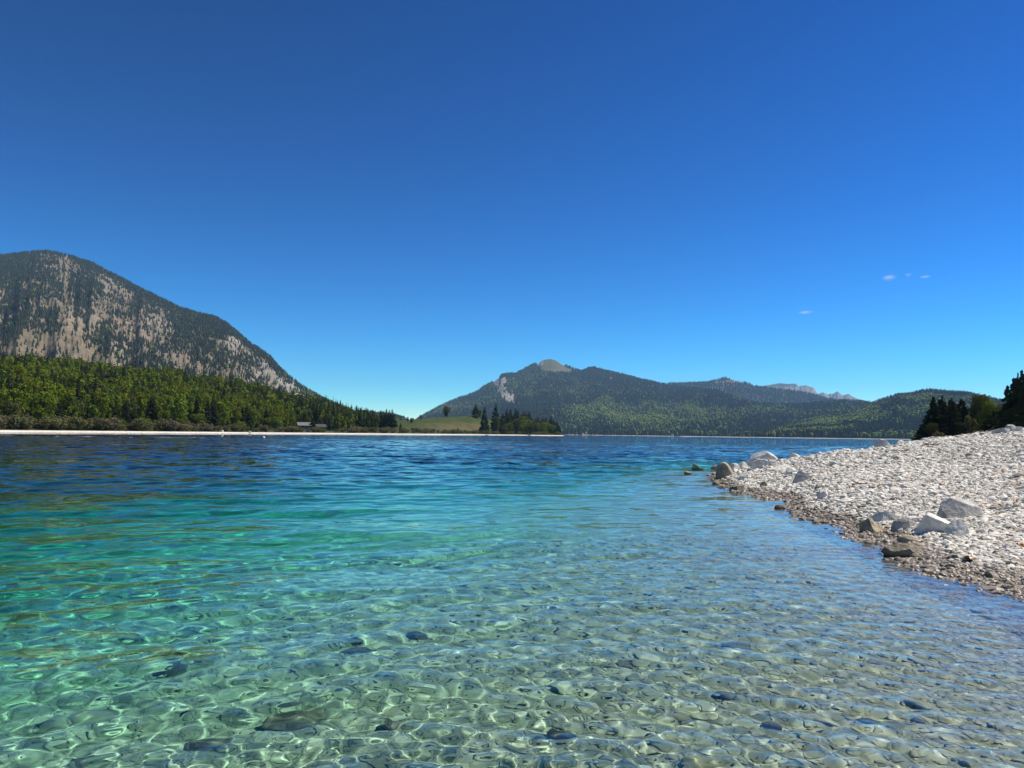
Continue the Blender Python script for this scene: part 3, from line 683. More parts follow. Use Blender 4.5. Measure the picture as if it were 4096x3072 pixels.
def dens_A(px, py, x, y): return np.clip(1.15 - 1.25 * np.clip(blobs(px, py, ROCK_A) * (.8 + 1.5 * fbm(px * .11, py * .05, 4)), 0, 1) - 1.3 * blobs(px, py, MEAD_A) + .25 * fbm(x * .01, y * .01, 3), 0, 1)
def leafy_A(px, py, x, y):
    b = blobs(px, py, [(1780, 1630, 90, 30, .45), (2330, 1660, 60, 45, .8), (2420, 1620, 50, 35, .8), (2480, 1680, 80, 35, .8), (2620, 1680, 100, 50, .85), (2760, 1640, 60, 30, .6), (2850, 1670, 110, 30, .7), (2200, 1720, 90, 25, .5), (3050, 1650, 120, 20, .6), (2330, 1560, 60, 18, .3), (2980, 1600, 40, 8, .5)])
    return np.clip(.04 + b + .7 * fbm(x * .0022, y * .0022, 4), .03, .92)
wood(gA, 120000, dens_A, leafy_A, 25, 2, 'dense mixed forest covering the mountain with the bare summit across the lake')
wood(gB, 34000, lambda px, py, x, y: np.clip(1.1 - 1.2 * blobs(px, py, [(2880, 1530, 40, 12, .6), (2960, 1528, 50, 7, 1.0), (3020, 1542, 25, 5, 1)]), .15, 1), lambda px, py, x, y: .03 + 0 * px, 28, 3, 'dark conifer forest on the ridge behind the wooded mountain')
wood(gF, 62000, lambda px, py, x, y: 1 + 0 * px, lambda px, py, x, y: np.clip(.22 + blobs(px, py, [(3500, 1680, 90, 30, .5), (3300, 1700, 90, 22, .4), (3700, 1640, 70, 20, .25)]) + .9 * fbm(x * .005, y * .005, 4), .03, .85), 22, 4, 'mixed forest on the low rounded hill right of the lake')
wood(gG, 6000, lambda px, py, x, y: 1 + 0 * px, lambda px, py, x, y: .3 + 0 * px, 20, 5, 'small forested ridge glimpsed behind the headland')

# ------------------------------------------------------------------ the forest on the left shore: one object per tree for the nearest, one mass behind
fr = np.random.default_rng(21)
def shore_at(px, py):
    """distance at which the pixel meets the shore land"""
    D = np.linspace(float(sD(px)), float(cD_S(px)) + 30, 900); X, Y, Z = shore_z(np.full(900, float(px)), D); q = proj(X, Y, Z)[1]
    k = np.nonzero(q <= py)[0]; i = k[0] if len(k) else 899
    return D[i], X[i], Y[i], Z[i]
n0 = 22000; x, y, z, t, gp = patch_points(gS, n0, fr)
D0 = np.hypot(x, y); ok = (gp < 1500) & (D0 > sD(gp) + mD_S(gp)) & (D0 < cD_S(gp) + 60)
x, y, z, gp, D0 = x[ok], y[ok], z[ok], gp[ok], D0[ok]
cell = {}; keep = []
for i in range(len(x)):
    c = (int(x[i] // 6), int(y[i] // 6)); good = True
    for a in (-1, 0, 1):
        for b in (-1, 0, 1):
            for j in cell.get((c[0] + a, c[1] + b), ()):
                if (x[i] - x[j]) ** 2 + (y[i] - y[j]) ** 2 < 26: good = False
    if good: cell.setdefault(c, []).append(i); keep.append(i)
keep = np.array(keep); x, y, z, gp, D0 = x[keep], y[keep], z[keep], gp[keep], D0[keep]
up = np.clip((D0 - sD(gp)) / (cD_S(gp) - sD(gp)), 0, 1.2)
pl = .84 - .55 * np.clip((up - .80) / .15, 0, 1) - .62 * np.clip((gp - 950) / 350, 0, 1) * np.clip(up * 1.6, .3, 1) + .6 * fbm(x * .016 + 3, y * .016, 3)
lf = fr.random(len(x)) < np.clip(pl, .05, .95)
order = np.argsort(D0 + np.where((gp < -120), 1e5, 0)); nl = nc_ = 0; rest = []
for i in order:
    if lf[i] and nl < 285 and gp[i] > -60:
        nl += 1; h = fr.uniform(10, 17)
        place_mesh(MID_L[fr.integers(4)], 'beech_tree', x[i], y[i], z[i], h, fr.uniform(.55, .85), 'fresh green forest tree ' + where(gp[i], up[i]), 'tree', 'broadleaf trees of the forest on the left shore')
    elif (not lf[i]) and nc_ < 270 and gp[i] > -60:
        nc_ += 1; h = fr.uniform(13, 21)
        place_mesh(MID_C[fr.integers(4)], 'spruce_tree', x[i], y[i], z[i], h, fr.uniform(.8, 1.15), 'dark forest spruce ' + where(gp[i], up[i]), 'tree', 'spruces of the forest on the left shore')
    else: rest.append(i)
rest = np.array(rest)
LO_L = [leafy_crown(60 + i, 420, .075, lobes=10) for i in range(3)]; LO_C = [conifer_crown(70 + i, 11, 7, width=.17) for i in range(3)]
for flag, bases, mat, nm, h0, h1, lb in ((True, LO_L, 'beech_far', 'broadleaf_forest', 11, 17, 'broadleaf trees massed higher up the forested slope on the left shore'), (False, LO_C, 'spruce_far', 'conifer_forest', 13, 21, 'dark conifers massed along the top of the forested slope on the left shore')):
    m = rest[lf[rest] == flag]; H = fr.uniform(h0, h1, len(m)); W_ = H * (fr.uniform(.55, .85, len(m)) if flag else fr.uniform(.85, 1.2, len(m)))
    co, fa, ti = stamp(bases, np.stack([x[m], y[m], z[m] - .2], -1), np.stack([W_, W_, H], -1), fr)
    tag(mesh_np(nm, co, fa, [M[mat]], smooth=False, attr={'tint': ti}), lb, 'forest', kind='stuff')
print('FOREST', nl, nc_, len(rest))

# single trees that stand out, each with trunk and crown
CR = {}
def tree(kind, px, top, base, w, label, group=None, D=None, cat='tree', ground=None):
    """w, top, base in pixels of the photograph; stands where its foot meets the land"""
    if D is None: D, X, Y, Z = shore_at(px, base)
    else:
        a = float(az_of(px)); X, Y = D * math.sin(a), D * math.cos(a); Z = ground if ground is not None else float(ground_z(X, Y))
    zt = float(at_dist(px, top, D)[2]); h = zt - Z; Wm = w / F_PX * D * math.cos(math.atan2(X, Y))
    near = D < 300; v = fr.integers(3); key = (kind, near, int(v))
    if key not in CR:
        sd = 200 + 17 * int(v) + hash(kind) % 7 * 0
        if kind == 'spruce': g_ = conifer_crown(sd + 1, 21 if near else 17, 11 if near else 9, width=.17, low=.10, droop=.35, gap=.24 if near else .12, fine=3 if near else 1); mt = 'spruce'; tr = TR_C; wid = .23
        elif kind in ('beech', 'olive'): g_ = leafy_crown(sd + 2, 6000 if near else 1500, .024 if near else .045, lobes=19 if near else 18, low=.14, slim=.40, ragged=.7 if near else .3); mt = kind; tr = TR_L; wid = .82
        else: g_ = leafy_crown(sd + 3, 900, .07, lobes=12, low=.05, slim=.5); mt = 'shrub'; tr = trunk_geo(.02, .008, .5, n=5, limbs=LIMBS[:4]); wid = 1.0
        CR[key] = (mesh_np('crown', *g_, [M[mt]], smooth=False, link=False), mesh_np('trunk', *tr, [M['bark']], link=False), wid)
    cm, tm, wid = CR[key]
    e = bpy.data.objects.new({'spruce': 'spruce_tree', 'beech': 'beech_tree', 'olive': 'broadleaf_tree', 'shrub': 'bush'}[kind], None); C.objects.link(e)
    e.location = (X, Y, Z - .01 * h); e.rotation_euler = (0, 0, fr.uniform(0, 6.28)); s = Wm / wid; e.scale = (s, s, h)
    for nm, me in (('crown', cm), ('trunk', tm)):
        o = bpy.data.objects.new(nm, me); C.objects.link(o); o.parent = e
    return tag(e, label, 'bush' if kind == 'shrub' else cat, group)
tree('olive', 1784, 1625, 1669, 35, 'round solitary tree with bare trunk standing alone on the grassy hilltop')
tree('spruce', 1901, 1613, 1669, 27, 'pointed dark spruce on the right edge of the grassy hilltop')
tree('beech', 1917, 1636, 1671, 24, 'bright green tree close against the right side of the hilltop spruce')
tree('shrub', 1906, 1656, 1673, 24, 'low green bush at the foot of the hilltop spruce')
tree('spruce', 1937, 1624, 1735, 34, 'tall narrow spruce standing apart, leftmost of the headland trees')
tree('spruce', 1982, 1612, 1736, 40, 'tallest spruce on the headland, second tree from the left of the grove')
tree('beech', 1984, 1664, 1737, 36, 'dark green tree in front of the tallest headland spruce')
gs = 'spruces in the grove at the tip of the headland'; gb_ = 'broadleaf trees in the grove at the tip of the headland'
for px, t_, w in [(2010, 1650, 28), (2026, 1634, 34), (2042, 1634, 30), (2061, 1633, 30), (2071, 1637, 28), (2090, 1642, 28), (2101, 1643, 26), (2115, 1643, 28), (2139, 1672, 24), (2150, 1666, 28), (2171, 1668, 26), (2183, 1668, 24), (2203, 1664, 28), (2214, 1675, 24), (2226, 1681, 26), (2231, 1696, 20)]:
    gi = globals().get('gi', -1) + 1; tree('spruce', px, t_, 1733 + fr.uniform(-2, 3), w * 1.4, ORD[gi] + ' dark spruce from the left in the dense headland grove', gs)
for px, t_, w in [(2008, 1682, 30), (2036, 1682, 34), (2052, 1672, 30), (2068, 1664, 42), (2085, 1668, 34), (2098, 1655, 44), (2112, 1668, 34), (2131, 1672, 30), (2146, 1682, 28), (2160, 1684, 32), (2176, 1678, 30), (2186, 1682, 30), (2204, 1688, 30), (2220, 1690, 26), (2075, 1690, 40), (2105, 1692, 40), (2170, 1700, 34)]:
    gj = sorted([2008, 2036, 2052, 2068, 2085, 2098, 2112, 2131, 2146, 2160, 2176, 2186, 2204, 2220, 2075, 2105, 2170]).index(px); tree('beech', px, t_ + 9, 1736 + fr.uniform(-1, 2), w * 1.1, ORD[gj] + ' green leafy tree from the left in the headland grove', gb_)
tree('olive', 2016, 1699, 1738, 40, 'brownish leafless-looking tree at the foot of the headland grove, left end')
tree('olive', 2122, 1694, 1740, 34, 'brownish tree at the foot of the headland grove, in its middle')
gc = 'spruces in the clump left of the grassy hill'
for px, t_, w in [(1508, 1656, 22), (1521, 1638, 24), (1533, 1640, 24), (1544, 1633, 26), (1556, 1637, 24), (1567, 1634, 24), (1575, 1654, 22), (1550, 1655, 26), (1527, 1660, 26)]:
    gk = sorted([1508, 1521, 1533, 1544, 1556, 1567, 1575, 1550, 1527]).index(px); tree('spruce', px, t_, 1713, w * 1.15, ORD[gk] + ' spruce from the left in the tight clump beside the grassy hill', gc)
for a in [('beech', 1343, 1671, 1711, 30, 'small bright green tree on the meadow, leftmost of three beside the dark spruce slope'),
          ('beech', 1385, 1648, 1704, 52, 'large rounded green tree at the edge of the spruce slope'), ('beech', 1383, 1680, 1716, 28, 'small green tree in front of the large rounded tree'),
          ('beech', 1465, 1676, 1711, 30, 'bright green tree on the meadow left of the spruce clump'), ('beech', 1492, 1686, 1713, 20, 'smallest green tree, touching the left side of the spruce clump'), ('beech', 1425, 1642, 1700, 50, 'tall pale green tree behind the meadow at the end of the slope'),
          ('beech', 1460, 1658, 1702, 40, 'green tree between the tall pale tree and the spruce clump'), ('beech', 1315, 1685, 1712, 26, 'yellowish low tree at the left end of the open meadow'),
          ('spruce', 1602, 1690, 1719, 12, 'young spruce alone on the meadow right of the spruce clump'), ('spruce', 1831, 1709, 1731, 9, 'tiny spruce among the shrubs below the grassy hill'),
          ('shrub', 1646, 1671, 1692, 20, 'dark bush on the saddle of the grassy hill'), ('olive', 1630, 1667, 1690, 9, 'thin sapling beside the dark bush on the grassy saddle'), ('shrub', 1682, 1659, 1678, 13, 'sparse little tree on the skyline of the grassy hill'),
          ('beech', 793, 1654, 1721, 62, 'broad yellow-green tree standing on the shore right of the dense forest'), ('spruce', 985, 1615, 1719, 52, 'wide spruce on the shore meadow, left of the bright green tree'), ('spruce', 1015, 1640, 1719, 36, 'darker spruce behind the right side of the wide shore spruce'),
          ('beech', 965, 1685, 1720, 36, 'low green tree at the foot of the wide shore spruce'), ('beech', 1106, 1666, 1719, 60, 'brightest green broad tree on the shore meadow left of the hut'), ('beech', 1072, 1668, 1716, 34, 'green tree leaning on the left of the brightest broad tree'),
          ('beech', 1170, 1662, 1718, 34, 'dark green rounded tree just left of the hut'), ('spruce', 1250, 1670, 1722, 24, 'dark slender tree in front of the right end of the hut'), ('olive', 1272, 1662, 1718, 26, 'sparse brownish tree right of the hut'),
          ('beech', 435, 1672, 1719, 52, 'yellow tinted round tree overhanging the beach'), ('beech', 489, 1676, 1719, 34, 'small green tree between the yellow tree and the dark shore spruce'), ('spruce', 536, 1627, 1721, 40, 'broad dark spruce standing directly on the shore'),
          ('beech', 576, 1671, 1722, 46, 'vivid green round tree on the shore right of the broad dark spruce'), ('beech', 160, 1630, 1712, 70, 'big green beech above the beach near the left edge'), ('spruce', 418, 1598, 1700, 30, 'dark spruce rising behind the yellow shore tree'),
          ('spruce', 372, 1590, 1705, 34, 'dark reddish spruce behind the beach shrubs'), ('spruce', 235, 1605, 1708, 34, 'grey-brown spruce between the big beeches near the left edge'), ('beech', 660, 1640, 1720, 40, 'pale green feathery tree on the shore'), ('beech', 40, 1600, 1708, 80, 'huge yellow-green beech at the left edge above the beach'),
          ('beech', 290, 1620, 1710, 60, 'golden green beech behind the shrubs of the left beach'), ('beech', 725, 1650, 1719, 44, 'olive green tree left of the broad yellow-green one'), ('spruce', 860, 1625, 1715, 40, 'spruce behind the shore meadow'), ('beech', 895, 1655, 1712, 36, 'light green tree above the shore meadow'),
          ('beech', 1330, 1668, 1709, 30, 'second small tree at the meadow edge near the large rounded tree')]:
    tree(*a)

# shrubs along the far beach
SH = [solid_tree('bush', leafy_crown(90 + i, 420, .085, lobes=12, low=.06, slim=.55, ragged=.6), trunk_geo(.02, .008, .5, n=5, limbs=LIMBS[:3]), 'shrub') for i in range(4)]
for i in range(150):
    px = fr.uniform(-40, 1420); D = float(sD(px)) + fr.uniform(13, 22); X, Y, Z = shore_z(px, D)
    place_mesh(SH[i % 4], 'bush', float(X), float(Y), float(Z), fr.uniform(2.2, 5.5) * (1 if px < 750 else .75), fr.uniform(.8, 1.5), 'grey-brown willow bush by the beach ' + where(px, 0)[9:].replace('above', 'below'), 'bush', 'bushes along the left beach')
for i in range(140):
    px = fr.uniform(1400, 2245); X, Y, Z = shore_z(px, float(sD(px)) + fr.uniform(14, 46) * (1 if px < 1950 else .5))
    place_mesh(SH[i % 4], 'bush', float(X), float(Y), float(Z), fr.uniform(1.8, 4.2), fr.uniform(.9, 1.8), 'low olive shrub on the headland shore ' + ('below the spruce clump' if px < 1600 else 'below the saddle of the grassy hill' if px < 1740 else 'below the solitary round tree' if px < 1860 else 'below the hilltop spruce' if px < 1960 else 'at the foot of the grove'), 'bush', 'shrubs below the grassy hill')

# right shore beyond the gravel: backlit spruces and broadleaf trees
for a in [('spruce', 3737, 1583, 92, 'leftmost backlit spruce on the right shore'), ('spruce', 3771, 1578, 96, 'tallest of the four backlit spruces on the right shore'), ('spruce', 3808, 1586, 90, 'third backlit spruce from the left on the right shore'), ('spruce', 3850, 1591, 96, 'backlit spruce beside the broadleaf trees on the right shore'),
          ('olive', 3922, 1569, 110, 'olive green broadleaf tree right of the four backlit spruces'), ('beech', 3958, 1596, 76, 'sunlit yellow-green tree in the middle of the right shore trees'), ('olive', 4005, 1604, 90, 'green tree tucked against the black spruce wall on the right')]:
    tree(a[0], a[1], a[2], None, a[3], a[4], D=225 + fr.uniform(-10, 12))
tree('olive', 3732, 1688, None, 54, 'reddish brown bushy tree at the foot of the leftmost backlit spruce', D=212)
tree('shrub', 3752, 1727, None, 44, 'low greenish bush at the left end of the right shore trees', D=205)
for px, t_, D in [(3885, 1640, 215), (3980, 1690, 205), (3840, 1715, 205), (3910, 1700, 205)]:
    tree('shrub', px, t_ + 20, None, 50, {3885: 'undergrowth bush below the olive green broadleaf tree', 3980: 'undergrowth bush below the sunlit yellow-green tree', 3840: 'undergrowth bush below the rightmost backlit spruce', 3910: 'small bush between the olive and the yellow-green tree'}[px], 'undergrowth below the right shore trees', D=D)
gw = 'spruces of the dark wood at the right edge'
for px, t_, w, D in [(4036, 1536, 60, 205), (4062, 1505, 60, 200), (4078, 1484, 58, 196), (4096, 1474, 62, 190), (4125, 1455, 66, 186), (4046, 1590, 60, 188), (4075, 1560, 66, 180), (4104, 1530, 70, 176), (4150, 1440, 70, 180), (4190, 1430, 80, 176), (4240, 1420, 84, 180), (4300, 1410, 84, 176), (4370, 1400, 90, 176),
                     (3872, 1640, 70, 232), (3705, 1665, 60, 230), (3790, 1640, 90, 238), (3900, 1650, 80, 236), (3975, 1640, 90, 215), (4030, 1640, 60, 185), (4060, 1650, 60, 172), (4140, 1520, 90, 168), (4010, 1660, 50, 200)]:
    tree('spruce', px, t_, None, w * 1.35, 'near-black spruce ' + ('filling the gap behind the backlit spruces' if px < 3860 else 'behind the broadleaf trees of the right shore' if px < 4000 else 'at the left flank of the black wall of spruces' if px < 4040 else
         'with its top highest in the frame, at the right edge' if t_ < 1480 and px < 4100 else 'in the black wall of spruces at the right edge' if px < 4110 else 'in the wood just past the right edge of the photo'), gw, D=D)
import bmesh
# ------------------------------------------------------------------ stones
def ico(sub):
    bm = bmesh.new(); bmesh.ops.create_icosphere(bm, subdivisions=sub, radius=1)
    v = np.array([q.co[:] for q in bm.verts]); f = np.array([[q.index for q in t.verts] for t in bm.faces]); bm.free(); return v, f
def vn3(p, f, s):
    x, y, z = (p * f).T; return (vnoise(x + s, y + 2.1 * s) + vnoise(y - s, z + s * .7) + vnoise(z + 3 * s, x - s)) / 1.7
def stone(sub, seed, planes=9, cut=(.62, .92), rough=.05):
    v, f = ico(sub); r = np.random.default_rng(seed)
    for i in range(planes):
        n = r.normal(size=3); n /= np.linalg.norm(n); d = r.uniform(*cut); k = v @ n; v = v - np.maximum(k - d, 0)[:, None] * n * .96
    v = v * (1 + rough * vn3(v, 1.6, seed)[:, None] + rough * .5 * vn3(v, 5, seed + 3)[:, None])
    v = v - (v.max(0) + v.min(0)) / 2; return v / np.abs(v).max(0), f
pr = np.random.default_rng(31)
PB_HI = [stone(2, 300 + i, 11, (.55, .9), .10) for i in range(8)]
PB_LO = [stone(1, 320 + i, 7, (.6, .92), .14) for i in range(8)]
def in_cols(n, px0, px1, D0, D1, pw):
    """random spots between two pixel columns; pw shapes how they thin out with distance"""
    a0, a1 = float(az_of(px0)), float(az_of(px1)); a = pr.uniform(a0, a1, n); u = pr.random(n); e = 2 - pw
    D = (D0 ** e + u * (D1 ** e - D0 ** e)) ** (1 / e) if abs(e) > 1e-6 else D0 * (D1 / D0) ** u
    return D * np.sin(a), D * np.cos(a), D
def scatter(n, cols, Ds, pw, size, zr, label, bases, sink=.25, name='gravel', recv=False, sz=(.5, 1.6)):
    x, y, D = in_cols(n, *cols, *Ds, pw); z = ground_z(x, y); m = (z > zr[0]) & (z < zr[1]); x, y, z, D = x[m], y[m], z[m], D[m]
    z = z + (fbm(x * 1.3, y * 1.3, 4) * .05 + fbm(x * .4, y * .4, 2) * .06) * np.clip((60 - D) / 20, 0, 1) * np.clip((np.abs(z) - .02) / .3, .25, 1)
    s = size(D) * np.exp(pr.normal(0, .33, len(x))) * (1 + .7 * (pr.random(len(x)) > .985)); s = np.clip(s, size(D) * sz[0], size(D) * sz[1] * 1.6)
    a = s * pr.uniform(.85, 1.25, len(x)); b = s * pr.uniform(.65, .95, len(x)); h = s * pr.uniform(.38, .75, len(x)) * (.55 if zr[1] < 0 else 1)
    co, fa, ti = stamp(bases, np.stack([x, y, z + h * (1 - sink * 2)], -1), np.stack([a, b, h], -1), pr, tilt=.28)
    o = tag(mesh_np(name, co, fa, [M['pebble']], smooth=False, attr={'tint': ti}), label, name, kind='stuff')
    if recv: o.cycles.is_caustics_receiver = True
    return o
scatter(64000, (3000, 4900), (6.5, 13), 1.1, lambda D: .019 + .0006 * D, (-.10, 9), 'white limestone gravel of the beach, nearest part', PB_HI, recv=True)
scatter(95000, (2700, 4900), (12, 26), 1.1, lambda D: .021 + .0007 * D, (-.10, 9), 'white limestone gravel of the beach, middle part', PB_LO, recv=True)
scatter(30000, (4700, 9500), (4.5, 16), 1.1, lambda D: .024 + .0008 * D, (-.10, 9), 'white limestone gravel of the beach beside the viewer', PB_LO)
scatter(130000, (2700, 4900), (22, 75), 1.1, lambda D: .020 + .0008 * D, (-.06, 9), 'white limestone gravel of the beach, farther part', PB_LO)
scatter(1500, (2700, 4900), (8, 60), 1.1, lambda D: .042 + .0012 * D, (-.05, 9), 'larger cobbles lying on the gravel beach', PB_HI, name='cobbles')
scatter(46000, (-700, 4800), (2.2, 13), 1.5, lambda D: .014 + .0010 * D, (-3, -.04), 'rounded stones on the bed of the lake', PB_HI, name='lake_bed_stones', recv=True, sz=(.35, 2.6))
scatter(300, (-700, 4800), (2.6, 12), 1.4, lambda D: .065 + 0 * D, (-3, -.16), 'bigger cobbles on the bed of the lake', PB_HI, name='lake_bed_cobbles', recv=True, sz=(.5, 1.5), sink=.35)

BD = {}
def boulder(px, base, w, h, mat, label, seed, under=False, ang=True, squash=None, turn=None):
    if under:                                   # follow the refracted ray down to the bed
        d = ray(px, base); d = d / np.linalg.norm(d); x0, y0 = on_water(px, base); x0, y0 = float(x0), float(y0)
        hr = math.hypot(d[0], d[1]) / 1.333; hzn = -math.sqrt(1 - hr * hr); ux, uy = d[0] / math.hypot(d[0], d[1]) * hr, d[1] / math.hypot(d[0], d[1]) * hr
        t = np.linspace(0, 6, 600); q = np.nonzero(hzn * t < ground_z(x0 + ux * t, y0 + uy * t))[0]; t = t[q[0]] if len(q) else .8
        X, Y = x0 + ux * t, y0 + uy * t; Z = float(ground_z(X, Y)); D = math.hypot(x0, y0)
    else:
        X, Y, Z, D = ground_hit(px, base); Dm = float(np.interp(px, [2890, 2905, 3100, 3290, 3500, 3600, 3743, 3920, 4096], [99, 31, 33, 34, 38, 42, 50, 58, 60]))
        if D > Dm: D = Dm; a = float(az_of(px)); X, Y = D * math.sin(a), D * math.cos(a)
        Z = float(ground_z(X, Y))
    W_ = w / F_PX * D * .97; H = h / F_PX * D
    v, f = stone(4, seed, 16 if ang else 6, (.42, .84) if ang else (.7, .95), .07)
    dep = (squash or .8) * W_
    if 2700 < px < 3350 and not under: W_ *= 1.15; H *= 1.25 if 2900 < px < 3200 and base < 1900 else 1.2
    hh, zc_ = H * .84, max(Z, -9) + H * .14
    if not under and Z < -.03: hh = (H - Z + .1) / 2; zc_ = H - hh      # stands on the bed and rises out of the water
    me = mesh_np('boulder', v * np.array([W_ / 2, dep / 2, hh]), f, [M[mat]], smooth=not ang, link=False)
    o = bpy.data.objects.new('boulder', me); C.objects.link(o)
    fw = math.atan2(X, Y); X += math.sin(fw) * dep * .42; Y += math.cos(fw) * dep * .42
    o.location = (X, Y, zc_); o.rotation_euler = (0, 0, -fw + (turn or 0))
    if under or Z < .1: o.cycles.is_caustics_receiver = True
    return tag(o, label, 'boulder')
BL = [
 (3056, 1842, 98, 44, 'white_rock', 'largest white boulder, humped, at the tip of the gravel spit'), (3026, 1862, 68, 26, 'white_rock', 'flat white slab propped against the left foot of the largest tip boulder'),
 (3035, 1877, 64, 31, 'white_rock', 'wedge shaped white rock below the flat slab on the spit tip'), (3085, 1868, 42, 22, 'grey_rock', 'grey rock right of the wedge shaped one on the spit tip'),
 (2898, 1913, 62, 52, 'tan_rock', 'round tan boulder with a shaded face, standing at the water on the spit tip'), (2874, 1896, 27, 28, 'grey_rock', 'dark rock leaning behind the round tan boulder'),
 (2860, 1907, 26, 16, 'tan_rock', 'small tan rock at the left foot of the round boulder'), (2939, 1883, 38, 23, 'white_rock', 'block of pale rock just right of the round tan boulder'),
 (2968, 1876, 40, 26, 'white_rock', 'pointed pale rock between the block and the flat slab'), (2793, 1876, 50, 20, 'tan_rock', 'oblong pale rock rising from the water left of the spit'),
 (2855, 1872, 50, 11, 'tan_rock', 'low flat rock awash between the oblong rock and the spit'), (2752, 1896, 28, 10, 'tan_rock', 'smallest brownish rock farthest out in the water'),
 (2862, 1937, 28, 9, 'tan_rock', 'small rock awash in front of the round tan boulder'), (2948, 1963, 52, 20, 'wet_rock', 'brown wet rock with a pale top at the waterline below the spit tip'),
 (2836, 1904, 24, 5, 'grey_rock', 'thin dark slab poking out at the very tip of the spit'), (2974, 1922, 36, 17, 'white_rock', 'white rock lying in front of the wedge shaped one'),
 (3171, 1834, 40, 24, 'white_rock', 'pointed white rock on the skyline of the spit'), (3211, 1933, 66, 42, 'grey_rock', 'round grey boulder in the middle of the spit'), (3292, 2000, 38, 36, 'white_rock', 'upright white rock near the bend of the waterline'),
 (3124, 1886, 88, 22, 'white_rock', 'long flat white rock on the gravel behind the grey boulder'), (3166, 1897, 36, 20, 'white_rock', 'white lump at the right end of the long flat rock'), (3122, 2037, 42, 15, 'tan_rock', 'tan rock almost covered by the water off the beach bend'),
 (3057, 1951, 30, 20, 'tan_rock', 'tan stone among the wet gravel of the spit'), (3527, 1788, 60, 30, 'white_rock', 'box shaped white boulder on the far edge of the beach'), (3584, 1781, 38, 17, 'white_rock', 'low white rock right of the box shaped boulder'),
 (3392, 1808, 28, 13, 'white_rock', 'whitish stone on the skyline left of the box shaped boulder'), (3700, 1765, 28, 11, 'white_rock', 'small white stone on the beach skyline below the backlit spruces'), (3732, 1759, 26, 10, 'tan_rock', 'small tan stone on the beach skyline below the reddish tree'),
 (4005, 1738, 52, 23, 'grey_rock', 'grey streaked boulder on the beach crest at the right'), (4048, 1728, 42, 26, 'grey_rock', 'dark grey boulder behind the white one at the right edge'), (4082, 1728, 44, 19, 'white_rock', 'white boulder on the beach crest at the right edge'),
 (3250, 1822, 26, 12, 'white_rock', 'stone on the skyline between the pointed rock and the whitish stone'), (3310, 1816, 22, 10, 'white_rock', 'small skyline stone in the middle of the spit crest'), (3450, 1800, 24, 11, 'white_rock', 'pale stone just left of the box shaped boulder'),
 (3543, 1952, 48, 16, 'grey_rock', 'flat grey rock with a twig on the open gravel'), (3484, 1972, 44, 15, 'white_rock', 'flat white rock left below the grey one on the open gravel'), (3387, 2016, 62, 21, 'white_rock', 'half buried white rock above the brown waterline'),
 (3838, 2082, 156, 76, 'grey_rock', 'biggest near boulder, angular, with a bright flat top and shaded front'), (3733, 2139, 124, 72, 'white_rock', 'white boulder sloping to the right, in front of the biggest near one'), (3612, 2128, 80, 54, 'grey_rock', 'squat boulder, third from the left in the near row'),
 (3530, 2094, 108, 43, 'white_rock', 'flat white boulder at the back left of the near row'), (3487, 2138, 88, 58, 'tan_rock', 'leftmost near boulder with a dark wet underside at the water'), (3808, 2101, 48, 23, 'white_rock', 'small oval rock between the two largest near boulders'),
 (3832, 2152, 84, 60, 'white_rock', 'pale cracked slab right of the sloping white boulder'), (3634, 2178, 76, 31, 'tan_rock', 'long rounded brown rock below the squat boulder'), (3617, 2230, 148, 55, 'wet_rock', 'mossy speckled boulder half in the water'),
 (3700, 2140, 30, 28, 'grey_rock', 'small rock against the left side of the sloping white boulder'), (3714, 2178, 62, 16, 'wet_rock', 'flat dark rock right of the long rounded brown rock'), (3668, 2197, 72, 22, 'tan_rock', 'tan flat rock just above the mossy boulder'),
 (3812, 2250, 44, 26, 'wet_rock', 'dark wet stone among the brown gravel right of the mossy boulder'), (4026, 2348, 54, 24, 'wet_rock', 'wet rounded stone at the waterline by the right edge'), (3930, 2080, 60, 18, 'white_rock', 'half buried pale rock right of the biggest near boulder')]
for i, a in enumerate(BL): boulder(*a, seed=400 + i, ang=a[4] != 'tan_rock' or i % 2, turn=random.uniform(-.35, .35), squash=.62)
for i, a in enumerate([(1675, 2556, 96, 46, 'under_rock', 'square edged block of rock under the water in the middle'), (2490, 2668, 74, 30, 'grey_rock', 'dark stone under the water right of the middle'), (3080, 2900, 74, 36, 'under_rock', 'pale smooth stone under the shallow water'),
   (3482, 2890, 92, 38, 'under_rock', 'largest pale stone under the shallow water on the right'), (3665, 2880, 48, 24, 'under_rock', 'small pale stone right of the largest submerged one'), (1430, 2620, 150, 36, 'under_rock', 'flat pale slab on the lake bed left of the square block'),
   (1180, 2905, 330, 46, 'under_rock', 'long dark ridge of rock under the water at the lower left'), (840, 3010, 230, 40, 'under_rock', 'broad sunlit slab near the lower left corner'), (340, 3062, 120, 44, 'grey_rock', 'dark stone under the water in the lower left corner'),
   (2900, 2790, 90, 36, 'under_rock', 'rounded stone under the water left of the pale stones'), (2950, 2600, 110, 24, 'grey_rock', 'dark flat stone seen through the ripples on the right'), (1560, 2900, 120, 48, 'under_rock', 'hump of rock on the lake bed below the middle'), (2250, 2950, 130, 50, 'under_rock', 'rounded boulder on the lake bed at the bottom middle'),
   (700, 2700, 120, 34, 'under_rock', 'dim boulder in the greener water at the left')]):
    boulder(*a, seed=500 + i, under=True, ang=i in (0, 5, 7), squash=.9)

